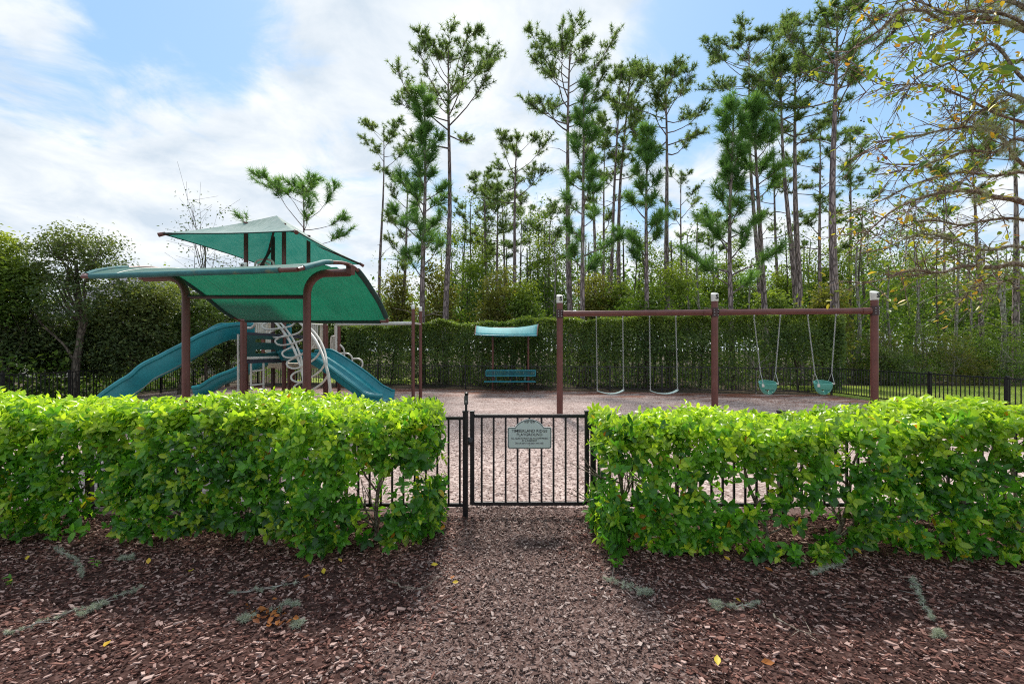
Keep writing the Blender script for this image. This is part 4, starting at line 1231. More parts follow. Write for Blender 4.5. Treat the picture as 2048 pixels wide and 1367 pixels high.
def build_play():
    root = thing('play_structure', 'playground climber with teal slides, cream climbing loops and a hipped green roof', 'play structure', (XP(540, 13), 13, 0))
    pr = 0.060
    A = P(487, 700, 11.4); A.z = 0
    s_post(root, A, 0.075, 0, ZP(541, 11.4), ZP(523, 11.4), lip=0.06)
    FLp, FRp, BLp, BRp = [P(px, 700, d) for px, d in ((492, 13.2), (568, 13.1), (546, 14.65), (617, 14.55))]
    zc = ZP(462, 11.5)
    RN, RL, RB, RR = P(592, 462, 11.5), P(322, 468, 11.74), P(526, 531, 16.2), P(724, 527, 15.95)
    zc = (RN.z + RL.z + RB.z + RR.z) / 4
    for q in (RN, RL, RB, RR): q.z = zc
    apex = (RN + RL + RB + RR) / 4; apex.z = ZP(431, apex.y)
    for q in (FLp, FRp, BLp, BRp):
        # roof height above this post on the pyramid
        f = 1 - max(abs((q - apex).to_2d().dot((RN - RL).to_2d().normalized())) / ((RN - RL).length / 2), abs((q - apex).to_2d().dot((RR - RN).to_2d().normalized())) / ((RR - RN).length / 2))
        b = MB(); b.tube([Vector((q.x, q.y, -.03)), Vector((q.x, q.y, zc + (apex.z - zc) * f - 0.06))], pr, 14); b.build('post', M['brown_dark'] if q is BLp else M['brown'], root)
    for px, d in ((579, 14.0), (586, 14.8), (526, 15.2), (653, 15.0), (678, 15.6), (650, 14.2)):
        q = P(px, 700, d); b = MB(); top = 1.18 if px in (579, 586) else (2.42 if px != 526 else 2.0)
        b.tube([Vector((q.x, q.y, -.03)), Vector((q.x, q.y, top))], 0.055, 12); b.build('post', M['brown'], root)
    # hipped cloth roof with rafters
    cor = [RL, RN, RR, RB]
    roof = None
    for k in range(4):
        a, b = cor[k], cor[(k + 1) % 4]; rows = []; n = 12
        for i in range(n + 1):
            t = i / n; row = []
            for j in range(n + 1):
                s = j / n; e = a.lerp(b, s)
                inn = (apex - e).to_2d(); e = e + Vector((inn.x, inn.y, 0)) * 0.055 * math.sin(math.pi * s)
                q = e.lerp(apex, t); q.z -= 0.16 * math.sin(math.pi * t) * (0.4 + 0.6 * math.sin(math.pi * s)); row.append(q)
            rows.append(row)
        m = MB(); m.grid(rows); o = m.build('roof_panel', M['fabric_pale'], root, angle=80)
        hem = MB(); hem.tube([p for p in rows[0]], 0.016, 6); hem.build('hem', M['sleeve_dark'], o)
    for q in cor:
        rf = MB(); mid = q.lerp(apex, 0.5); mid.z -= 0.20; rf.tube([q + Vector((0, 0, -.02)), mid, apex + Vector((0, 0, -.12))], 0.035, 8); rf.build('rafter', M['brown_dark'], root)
        u = (q - apex).normalized(); ec = MB(); ec.tube([q - u * 0.10 - Vector((0, 0, .02)), q + u * 0.06 - Vector((0, 0, .03))], [0.045, 0.055], 10); ec.build('rafter_end', M['brown'], root)
    br = MB(); br.tube([P(541, 500, 13.6), P(522, 532, 13.4)], 0.04, 8); br.build('brace', M['brown_dark'], root)
    # decks
    def deck(name, pts, z, th, mat):
        n = len(pts); m = MB(); V = [(p.x, p.y, z) for p in pts] + [(p.x, p.y, z - th) for p in pts]
        m.add(V, [tuple(range(n)), tuple(range(2 * n - 1, n - 1, -1))] + [(i, i + n, (i + 1) % n + n, (i + 1) % n) for i in range(n)]); return m.build(name, M[mat], root, smooth=False, bevel=0.01)
    A2 = Vector((A.x, A.y, 0)); off = Vector((FLp.x - FRp.x, FLp.y - FRp.y, 0))
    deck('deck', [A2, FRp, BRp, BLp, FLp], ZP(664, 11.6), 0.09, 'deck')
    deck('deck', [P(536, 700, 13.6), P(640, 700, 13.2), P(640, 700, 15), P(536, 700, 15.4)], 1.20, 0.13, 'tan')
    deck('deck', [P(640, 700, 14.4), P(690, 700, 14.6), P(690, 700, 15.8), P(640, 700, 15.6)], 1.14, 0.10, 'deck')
    # play panel with two slots between the near post and the roof post
    a, b = A2 + (FRp - A2) * 0.05, A2 + (FRp - A2) * 0.95
    zt_, zb_ = ZP(671, 12.2), ZP(712.5, 12.2)
    def pt(s, z, off=0.0): q = a.lerp(b, s); return Vector((q.x, q.y + off, z))
    slots = [(0.22, 0.80, 0.66, 0.83), (0.22, 0.80, 0.16, 0.33)]
    V = []; F = []; nu, nv = 44, 30
    for j in range(nv + 1):
        for i in range(nu + 1): V.append(pt(i / nu, zb_ + (zt_ - zb_) * j / nv))
    for j in range(nv):
        for i in range(nu):
            s, t = (i + .5) / nu, (j + .5) / nv; hole = False
            for s0, s1, t0, t1 in slots:
                rr = (t1 - t0) / 2; k = 0.55; cs0, cs1, tc_ = s0 + rr * k, s1 - rr * k, (t0 + t1) / 2
                dx = 0 if cs0 <= s <= cs1 else min(abs(s - cs0), abs(s - cs1)) / k
                if math.hypot(dx, t - tc_) < rr: hole = True
            if not hole: F.append((j * (nu + 1) + i, j * (nu + 1) + i + 1, (j + 1) * (nu + 1) + i + 1, (j + 1) * (nu + 1) + i))
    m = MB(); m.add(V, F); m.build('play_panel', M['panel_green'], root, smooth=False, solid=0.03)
    m = MB(); m.bar(pt(-.03, ZP(714.7, 12.2), -.05), pt(1.03, ZP(714.7, 12.2), -.05), 0.10, 0.065); m.build('ledge', M['white_tube'], root, smooth=False, bevel=0.012)
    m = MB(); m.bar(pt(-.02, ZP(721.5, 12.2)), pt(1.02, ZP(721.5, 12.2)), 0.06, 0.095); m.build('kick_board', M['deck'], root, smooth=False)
    for s in (0.01,):
        m = MB(); m.tube([pt(s, zb_ - .02, -.03), pt(s, zt_ + .02, -.03)], 0.014, 6); m.build('panel_edge', M['white_tube'], root)
    # ladder below the panel, white pole on the near side
    l0, l1 = P(502, 700, 11.9), P(527, 700, 12.2)
    for q in (l0, l1):
        m = MB(); m.tube([Vector((q.x, q.y, -.02)), Vector((q.x, q.y, 1.36))], 0.026, 8); m.build('ladder_rail', M['white_tube'], root)
    for z in (0.32, 0.68, 1.05):
        m = MB(); m.tube([Vector((l0.x, l0.y, z)), Vector((l1.x, l1.y, z + .02))], 0.022, 8); m.build('rung', M['white_tube'], root)
    q = P(476.5, 700, 11.9); m = MB(); m.tube([Vector((q.x, q.y, -.02)), Vector((q.x, q.y, ZP(668, 11.9)))], 0.03, 8); m.build('support_pole', M['white_tube'], root)
    # balusters behind the panel and along the far decks
    for px, d, y0, y1 in [(497 + 4.2 * k, 14.8, 646, 668) for k in range(10)] + [(533 + 3.8 * k, 15.0, 646, 705) for k in range(5)] + \
                          [(624 + 3.6 * k, 14.9, 648, 697) for k in range(4)] + [(641 + 3.2 * k, 15.1, 650, 702) for k in range(4)] + [(671.5, 15.2, 650, 708)]:
        m = MB(); m.tube([P(px, y0, d), P(px, y1, d)], 0.026 if px < 671 else 0.05, 6); m.build('baluster', M['white_tube'], root)
    m = MB(); m.tube([P(494, 646, 14.8), P(560, 646, 14.9)], 0.03, 8); m.build('guard_rail', M['white_tube'], root)
    m = MB(); m.tube([P(622, 648, 14.9), P(655, 650, 15.1)], 0.03, 8); m.build('guard_rail', M['white_tube'], root)
    # hoops seen over the shade and the cream ring at the top of the slide
    for x0, x1, y in ((510, 548, 518), (515, 541, 525)):
        pts = [P(x0, 560, 13.6), P(x0, y + 14, 13.6)] + [P((x0 + x1) / 2 - (x1 - x0) / 2 * math.cos(math.pi * k / 8), y + 10 - 10 * math.sin(math.pi * k / 8), 13.6) for k in range(1, 8)] + [P(x1, y + 14, 13.6), P(x1, 560, 13.6)]
        m = MB(); m.tube(pts, 0.032, 8); m.build('hoop', M['white_tube'], root)
    pts = [P(495, 656 - 1.0, 11.9), P(503, 655, 11.8), P(510, 648, 11.7), P(512, 641, 11.7)]
    m = MB(); m.tube(catmull(pts, 4), 0.034, 8); m.build('grab_bar', M['white_tube'], root)
    # teal hood panels beside the right-hand slide
    m = MB()
    q0, q1 = P(571, 700, 13.2), P(604, 700, 12.9)
    m.bar(Vector((q0.x, q0.y, ZP(672, 13))), Vector((q0.x + .18, q0.y - .02, ZP(672, 13))), 0.05, 0.72); m.build('slide_hood', M['slide'], root, smooth=False, bevel=0.015)
    m = MB(); m.bar(Vector((q0.x + .12, q0.y, ZP(712, 13))), Vector((q1.x + .25, q1.y, ZP(712, 13))), 0.05, 0.38); m.build('slide_hood', M['slide'], root, smooth=False, bevel=0.015)
    # slides
    slide_part(root, [P(500, 674, 12.5), P(474, 673, 12.25), P(452, 675, 12.0), P(425, 688, 11.8), P(385, 712, 11.6), P(345, 734, 11.45), P(305, 754, 11.3), P(276, 776, 11.15), P(250, 797, 11.05), P(230, 816, 11.0), P(212, 824, 10.95), P(196, 825, 10.9)],
               0.62, 0.34, 'slide')
    slide_part(root, [P(596, 716, 13.4), P(626, 713, 13.2), P(650, 723, 13.1), P(684, 745, 13.0), P(720, 772, 12.9), P(742, 789, 12.85), P(762, 798, 12.8), P(778, 799, 12.8)], 1.34, 0.20, 'slide', lanes=2)
    slide_part(root, [P(572, 722, 14.6), P(545, 722, 14.5), P(512, 735, 14.4), P(478, 752, 14.3), P(445, 765, 14.2), P(415, 783, 14.1), P(392, 788, 14.0)], 0.50, 0.24, 'slide')
    m = MB(); q = P(655, 772, 12.6); m.box((q.x, q.y, 0.18), (0.32, 0.5, 0.36), rz=0.3); m.build('slide_foot', M['tan'], root, bevel=0.03)
    # loop arch climber: two double rails, bent rungs between them
    r1 = catmull([P(535, 630, 13.0), P(556, 650, 12.8), P(578, 679, 12.4), P(594, 712, 12.0), P(604, 742, 11.7), P(609, 775, 11.55), P(611, 826, 11.5)], 8)
    r2 = catmull([P(585, 632, 12.4), P(606, 651, 12.1), P(627, 674, 11.7), P(642, 701, 11.35), P(652, 731, 11.0), P(659, 765, 10.85), P(664, 833, 10.8)], 8)
    for rl in (r1, r2):
        m = MB(); m.tube(rl, 0.036, 10); m.build('climber_rail', M['white_tube'], root)
        k = int(len(rl) * .68); sh = [p + Vector((0.115 * (1 - (i / k) ** 4), 0.0, 0.02)) for i, p in enumerate(rl[:k])] + [rl[k]]
        m = MB(); m.tube(sh, 0.026, 8); m.build('climber_rail', M['white_tube'], root)
    n1 = len(r1)
    for t in (0.12, 0.21, 0.31, 0.42, 0.54, 0.67, 0.80):
        a = r1[int(t * (n1 - 1))]; b = r2[min(n1 - 1, int((t - 0.02) * (n1 - 1)))]
        w = 0.25 + 0.08 * (1 - t)
        pts = catmull([a + Vector((0, 0, 0.03)), a + Vector((-w * 0.65, 0.0, -0.02 - .05 * (1 - t))), a + Vector((-w * 0.92, -0.05, -0.13)), a + Vector((-w * 0.6, -0.12, -0.235)), a + Vector((0.12, -0.25, -0.25)),
                       a.lerp(b, 0.72) + Vector((0, 0, -0.16)), b + Vector((-.01, 0, 0.0))], 6)
        m = MB(); m.tube(pts, 0.025, 8); m.build('climber_loop', M['white_tube'], root)
    # stair handrail loops at the far side
    for pts in ([(680, 689), (687, 697), (688.5, 705), (688.5, 718)], [(680, 706.5), (694, 706.5), (702, 711), (704.5, 718), (704.5, 731)], [(704.5, 717), (716, 717), (723.5, 721), (725, 728), (722, 735), (716, 736.5)],
                [(662, 706), (662, 678), (665, 672.5), (669, 673), (671, 677)], [(666, 706), (666, 680), (669, 676)]):
        m = MB(); m.tube(catmull([P(x, y, 15.2) for x, y in pts], 5), 0.030, 8); m.build('hand_loop', M['white_tube'], root)
    for k in range(3):
        q = P(688 + 14 * k, 700, 15.3); m = MB(); m.box((q.x, q.y, 0.95 - 0.3 * k), (0.3, 0.7, 0.05)); m.build('step', M['deck'], root, smooth=False)
    # overhead track to the two far posts
    qa, qb, qc = P(673, 648, 14.9), P(827, 646, 13.6), P(841, 648, 14.3)
    m = MB(); m.tube([qa, qb], 0.052, 10); m.build('overhead_track', M['white_tube'], root)
    m = MB(); m.tube([qb, qc], 0.028, 8); m.build('overhead_track', M['white_tube'], root)
    for px, d, yt, yb in ((826.3, 13.6, 608.5, 617), (841, 14.3, 612, 621.5)):
        q = P(px, 700, d); q.z = 0
        s_post(root, q, 0.050, 0, ZP(yb, d), ZP(yt, d), lip=0.02, letter=False)


build_play()


# ------------------------------------------------------------------ front hedges
def leaf_variants():
    out = []
    for k in range(24):
        rnd = np.array([(k % 12) / 12 * 0.92]); age = np.array([0.0 if k < 12 else 0.35 + 0.05 * (k - 12)])
        me = leaves_mesh('leaf', np.zeros((1, 3)), np.array([[1.0, 0, 0]]), np.array([[0, 0, 1.0]]), np.ones(1), 0.62, M['hedge_leaf'], rnd, age, smooth=True)
        out.append(me)
    return out


LEAFV = leaf_variants()


def hedge(label, x0, x1, front, back, top, bottom, seed, n_spr, end_x, holes):
    r = np.random.default_rng(seed)
    cx = (x0 + x1) / 2
    root = thing('front_hedge', label, 'hedge', (cx, (front(cx) + back) / 2, 0))
    N_ = n_spr
    kind = r.choice(4, N_, p=(0.50, 0.31, 0.06, 0.13))      # front, top, end, back/inner
    x = r.uniform(x0, x1, N_); v = r.random(N_); w = r.random(N_)
    fr = front(x); tp = top(x); bt = bottom(x)
    lump = (vnoise(np.stack([x, np.zeros(N_), v * 1.1], 1), 2.6, seed) - 0.5)
    z = bt + (tp - bt) * v
    y = fr + (back - fr) * w
    bulge = 0.07 * np.sin(np.pi * np.clip((z - bt) / (tp - bt), 0, 1)) + 0.18 * lump + 0.20 * (vnoise(np.stack([x, np.zeros(N_), z], 1), 6.0, seed + 41) - 0.5)
    inn = r.exponential(0.055, N_)
    f = kind == 0
    y[f] = (fr - bulge + inn)[f]
    t = kind == 1
    lump2 = vnoise(np.stack([x, y, np.zeros(N_)], 1), 2.4, seed + 3) - 0.5
    edge = np.clip(np.minimum(y - fr, back - y) / 0.18, 0, 1)
    z[t] = (tp + 0.10 * lump2 + 0.10 * (vnoise(np.stack([x, y, np.zeros(N_)], 1), 6.5, seed + 43) - 0.5) - inn * 0.8 - 0.10 * (1 - edge) ** 2)[t]
    e = kind == 2
    x[e] = end_x + (inn * (1 if end_x == x0 else -1))[e] + 0.10 * lump[e] * (1 if end_x == x0 else -1)
    bk = kind == 3
    y[bk] = (back - inn * 2)[bk]
    h = (z - bt) / (tp - bt)
    # thin patches where the ground beyond shows through
    hn = vnoise(np.stack([x, np.zeros(N_), z * 1.25], 1), 2.9, seed + 9) * 0.6 + vnoise(np.stack([x, np.zeros(N_), z], 1), 6.5, seed + 5) * 0.4
    thin = holes * np.exp(-((h - 0.50) / 0.24) ** 2)
    keep = ~((hn > 0.66 - 0.15 * thin) & (h < 0.82) & (h > 0.08) & (r.random(N_) < 0.93))
    low = h < 0.22
    keep &= ~(low & (vnoise(np.stack([x, np.zeros(N_), np.zeros(N_)], 1), 1.7, seed + 21) > 0.76) & (r.random(N_) < 0.8))
    C0 = np.stack([x, y, z], 1)[keep]; kd = kind[keep]; h = h[keep]; n = len(C0)
    A = np.zeros((n, 3)); A[kd == 0] = (0, -1, 0.45); A[kd == 1] = (0, -0.25, 1.0); A[kd == 2] = ((-1 if end_x == x0 else 1), -0.2, 0.4); A[kd == 3] = (0, 0.7, 0.6)
    A = unit(A + r.normal(size=(n, 3)) * 0.42)
    K = 6
    ref = unit(np.cross(A, r.normal(size=(n, 3)))); ref2 = np.cross(A, ref)
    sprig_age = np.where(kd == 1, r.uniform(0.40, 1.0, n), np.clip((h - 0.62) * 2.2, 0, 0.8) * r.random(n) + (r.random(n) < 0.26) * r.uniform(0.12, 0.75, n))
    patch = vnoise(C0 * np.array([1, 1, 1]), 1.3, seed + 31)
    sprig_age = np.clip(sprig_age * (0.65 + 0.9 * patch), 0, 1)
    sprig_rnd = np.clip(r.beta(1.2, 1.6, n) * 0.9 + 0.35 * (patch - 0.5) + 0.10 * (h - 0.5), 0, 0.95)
    sz = r.uniform(0.052, 0.100, n) * np.where(kd == 1, 0.92, 1.0)
    Cs, Ds, Ns, Ls, Rs, Ag = [], [], [], [], [], []
    for k in range(K):
        a = k * 2.4 + r.random(n) * 0.8
        rad = ref * np.cos(a)[:, None] + ref2 * np.sin(a)[:, None]
        lift = 0.18 + 0.72 * (k / K)
        d = unit(A * lift + rad + r.normal(size=(n, 3)) * 0.18)
        nn = unit(A - d * np.sum(A * d, 1, keepdims=True) + r.normal(size=(n, 3)) * 0.15)
        Cs.append(C0 + A * (0.012 * k)[..., None] if False else C0 + A * (0.013 * k)); Ds.append(d); Ns.append(nn)
        Ls.append(sz * r.uniform(0.75, 1.15, n) * (1.05 - 0.06 * k)); Rs.append(np.clip(sprig_rnd + r.normal(0, .10, n), 0, 0.96))
        Ag.append(np.clip(sprig_age * (0.55 + 0.12 * k) , 0, 1))
    C = np.concatenate(Cs); D = np.concatenate(Ds); Nn = np.concatenate(Ns); Lg = np.concatenate(Ls); R_ = np.concatenate(Rs); Ag = np.concatenate(Ag)
    odd = r.random(len(C)); R_ = np.where(odd < 0.011, r.uniform(0.975, 1.0, len(C)), R_); Ag = np.where(odd < 0.011, 0, Ag)
    m_ = C[:, 2] > 0.03; C, D, Nn, Lg, R_, Ag = C[m_], D[m_], Nn[m_], Lg[m_], R_[m_], Ag[m_]
    # the 300 nearest leaves in view are single parts
    pxx = CXP + C[:, 0] / C[:, 1] * FPX
    dist = np.linalg.norm(C - np.array([0, 0, EYE]), axis=1) + np.where((pxx < 0) | (pxx > 2048), 50, 0) + np.abs(r.normal(0, 0.22, len(C)))
    idx = np.argsort(dist)[:300]; rest = np.ones(len(C), bool); rest[idx] = False
    W = 0.60
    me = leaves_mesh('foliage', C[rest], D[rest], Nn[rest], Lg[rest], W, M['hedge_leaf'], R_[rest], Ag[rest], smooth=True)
    o = link('foliage', me, root); o['kind'] = 'stuff'
    Du = unit(D[idx]); Su = unit(np.cross(Nn[idx], Du)); Nu = np.cross(Du, Su)
    for j, i in enumerate(idx):
        v_ = min(11, int(R_[i] / 0.92 * 12)) if Ag[i] < 0.28 else 12 + min(11, max(0, int((Ag[i] - 0.35) / 0.05)))
        l = float(Lg[i])
        mt = Matrix(((Du[j][0] * l, Su[j][0] * l, Nu[j][0] * l, C[i][0]), (Du[j][1] * l, Su[j][1] * l, Nu[j][1] * l, C[i][1]), (Du[j][2] * l, Su[j][2] * l, Nu[j][2] * l, C[i][2]), (0, 0, 0, 1)))
        link('leaf', LEAFV[v_], root, mat4=mt)
    # woody stems
    for k in range(int((x1 - x0) / 0.52)):
        xs = x0 + (k + 0.5) * 0.52 + r.normal(0, .08); ys = (front(xs) + back) / 2 + r.normal(0, .08); tz = float(top(xs))
        sm = MB(); base = Vector((xs, ys, -0.03)); tip = Vector((xs + r.normal(0, .15), ys + r.normal(0, .1), tz * 0.8))
        sp = wob(base, tip, 6, 0.03, r); sm.tube(sp, [0.022 - 0.0025 * i for i in range(7)], 6, cap=False)
        for b in range(9):
            q = sp[1 + b % 5]; e = q + Vector((r.normal(0, .26), r.normal(0, .22), r.uniform(.12, .42)))
            e.z = min(e.z, tz - 0.06); e.y = min(max(e.y, front(xs) + 0.06), back - 0.05)
            mid = q.lerp(e, .5) + Vector((0, 0, -.03)); sm.tube([q, mid, e], [0.009, 0.007, 0.003], 5, cap=False)
            for c in range(2):
                e2 = mid.lerp(e, .6) + Vector((r.normal(0, .1), r.normal(0, .1), r.uniform(.03, .18))); e2.z = min(e2.z, tz - 0.05)
                sm.tube([mid, e2], [0.005, 0.002], 4, cap=False)
        sm.build('stem', M['twig_bark'], root, angle=80)
    return root


hedge('left front hedge with glossy green leaves and a yellow green clipped top', -6.2, XP(862, 3.9),
      lambda x: 3.56 + 0.10 * np.sin(x * 1.7 + 0.6) - 0.03 * x * 0.5, 4.22,
      lambda x: 1.105 + 0.03 * np.sin(x * 2.3) - 0.006 * (x + 0.6), lambda x: 0.07 + 0.10 * np.clip(np.sin(x * 2.9 + 2.2), 0, 1), 101, 6200, XP(862, 3.9), 0.55)
hedge('right front hedge with glossy leaves and see through gaps beside the gate hinge', XP(1203, 3.9), 6.2,
      lambda x: 3.52 - 0.045 * (x - 0.7) + 0.07 * np.sin(x * 2.1), 4.22,
      lambda x: 0.985 + 0.026 * np.clip(x - 0.6, 0, 3) + 0.03 * np.sin(x * 2.6 - 1.2), lambda x: 0.05 + 0.05 * np.sin(x * 2.4 + 1.0), 202, 5700, XP(1203, 3.9), 1.0)

# ------------------------------------------------------------------ tall clipped hedge behind the back fence
def far_hedge():
    r = np.random.default_rng(55)
    xa, xb = -7.4, 12.0
    root = thing('tall_hedge', 'tall clipped dark green hedge standing behind the back fence', 'hedge', (2.5, 19, 0))
    def line(x): return 16.1 + (11.3 - x) * 0.184
    N_ = 88000
    x = r.uniform(xa, xb, N_); top = 2.72 + 0.016 * (x + 7) + 0.06 * np.sin(x * 1.3) + 0.05 * np.sin(x * 3.7)
    kind = r.choice(3, N_, p=(0.68, 0.26, 0.06)); u = r.random(N_)
    z = 0.1 + (top - 0.1) * u ** 0.85
    lump = vnoise(np.stack([x, np.zeros(N_), z], 1), 1.1, 3) - 0.5; lump2 = vnoise(np.stack([x, np.zeros(N_), z], 1), 3.0, 4) - 0.5
    y = line(x) + 0.75 - 0.5 * lump - 0.28 * lump2 + r.exponential(0.14, N_) + np.where(r.random(N_) < 0.36, r.uniform(0.3, 1.4, N_), 0) + 0.25 * np.clip(0.9 - z, 0, 1)
    t = kind == 1
    y[t] = line(x[t]) + 0.6 + r.random(t.sum()) * 1.3; z[t] = top[t] + 0.16 * (vnoise(np.stack([x, y, z * 0], 1), 2.2, 6)[t] - 0.5) - r.exponential(0.05, t.sum())
    e = kind == 2
    x[e] = xb + 0.25 * lump[e]; y[e] = line(x[e]) + 0.5 + r.random(e.sum()) * 1.3
    dens = vnoise(np.stack([x, y * 0, z], 1), 2.1, 8)
    keep = (r.random(N_) < np.clip(1.35 - 0.8 * dens, 0.4, 1)) & ((z > 1.15) | (r.random(N_) < 0.62))
    C = np.stack([x, y, z], 1)[keep]; kd = kind[keep]; n = len(C)
    Nn = np.zeros((n, 3)); Nn[:] = (0, -0.75, 0.65); Nn[kd == 1] = (0, -.1, 1); Nn = unit(Nn + r.normal(size=(n, 3)) * 0.55)
    D = np.cross(Nn, r.normal(size=(n, 3)))
    h = C[:, 2] / 2.8
    age = np.clip((h - 0.80) * 3.2, 0, 0.85) * r.random(n) + (r.random(n) < 0.08) * 0.35
    rnd = np.clip(r.beta(2, 2, n) * 0.7 + 0.5 * (vnoise(C, 1.5, 12) - 0.35), 0, 1)
    me = leaves_mesh('foliage', C, D, Nn, r.uniform(0.07, 0.125, n), 0.62, M['far_hedge_leaf'], rnd, age, detail=False)
    o = link('foliage', me, root); o['kind'] = 'stuff'
    for k in range(17):
        xs = xa + 0.6 + k * 1.18 + r.normal(0, .15); ys = line(xs) + 1.35
        sm = MB(); sp = wob((xs, ys, -.05), (xs + r.normal(0, .2), ys + .1, 2.2), 5, 0.05, r); sm.tube(sp, [0.05 - .006 * i for i in range(6)], 6, cap=False)
        for b in range(6):
            q = sp[1 + b % 4]; sm.tube([q, q + Vector((r.normal(0, .4), -abs(r.normal(0, .3)), r.uniform(.2, .7)))], [0.014, 0.005], 4, cap=False)
        sm.build('stem', M['grey_bark'], root, angle=80)


far_hedge()
# a bare twiggy shrub growing through the tall hedge above the first bucket swing
def bare_shrub():
    r = np.random.default_rng(77); d = 16.6
    root = thing('twiggy_shrub', 'half bare pale twiggy shrub poking out of the tall hedge above a bucket swing', 'shrub', (XP(1512, d), d, 0.0))
    b0 = P(1512, 740, d); C = []
    for k in range(12):
        e = P(1480 + 75 * r.random(), 682 + 45 * r.random(), d - 0.3 * r.random()); m = MB(); lp = wob(b0, e, 5, 0.08, r)
        m.tube(lp, [0.016, .013, .010, .008, .006, .004], 4, cap=False); m.build('twig', M['pale_bark'], root)
        C += [tuple(p) for p in lp[3:]] * 9
    st = MB(); st.tube([Vector((b0.x, b0.y, -.03)), b0], [0.03, 0.02], 6); st.build('stem', M['pale_bark'], root)
    C = np.array(C) + r.normal(size=(len(C), 3)) * 0.13; n = len(C)
    me = leaves_mesh('foliage', C, r.normal(size=(n, 3)), unit(r.normal(size=(n, 3)) * .5 + np.array([0, -.4, .8])), r.uniform(.05, .09, n), .5, M['wood_leaf'], r.random(n) * .6, np.zeros(n), detail=False)
    link('foliage', me, root)['kind'] = 'stuff'


bare_shrub()

# ------------------------------------------------------------------ pines behind
def clear_of_hedge(px, d):
    """Distance that keeps a tree behind the tall hedge, or beyond the lawn on the right."""
    k = (px - CXP) / FPX
    y_line = (16.1 + 11.3 * 0.184) / (1 + 0.184 * k)
    return max(d, 22.4 if px > 1695 else y_line + 2.3)


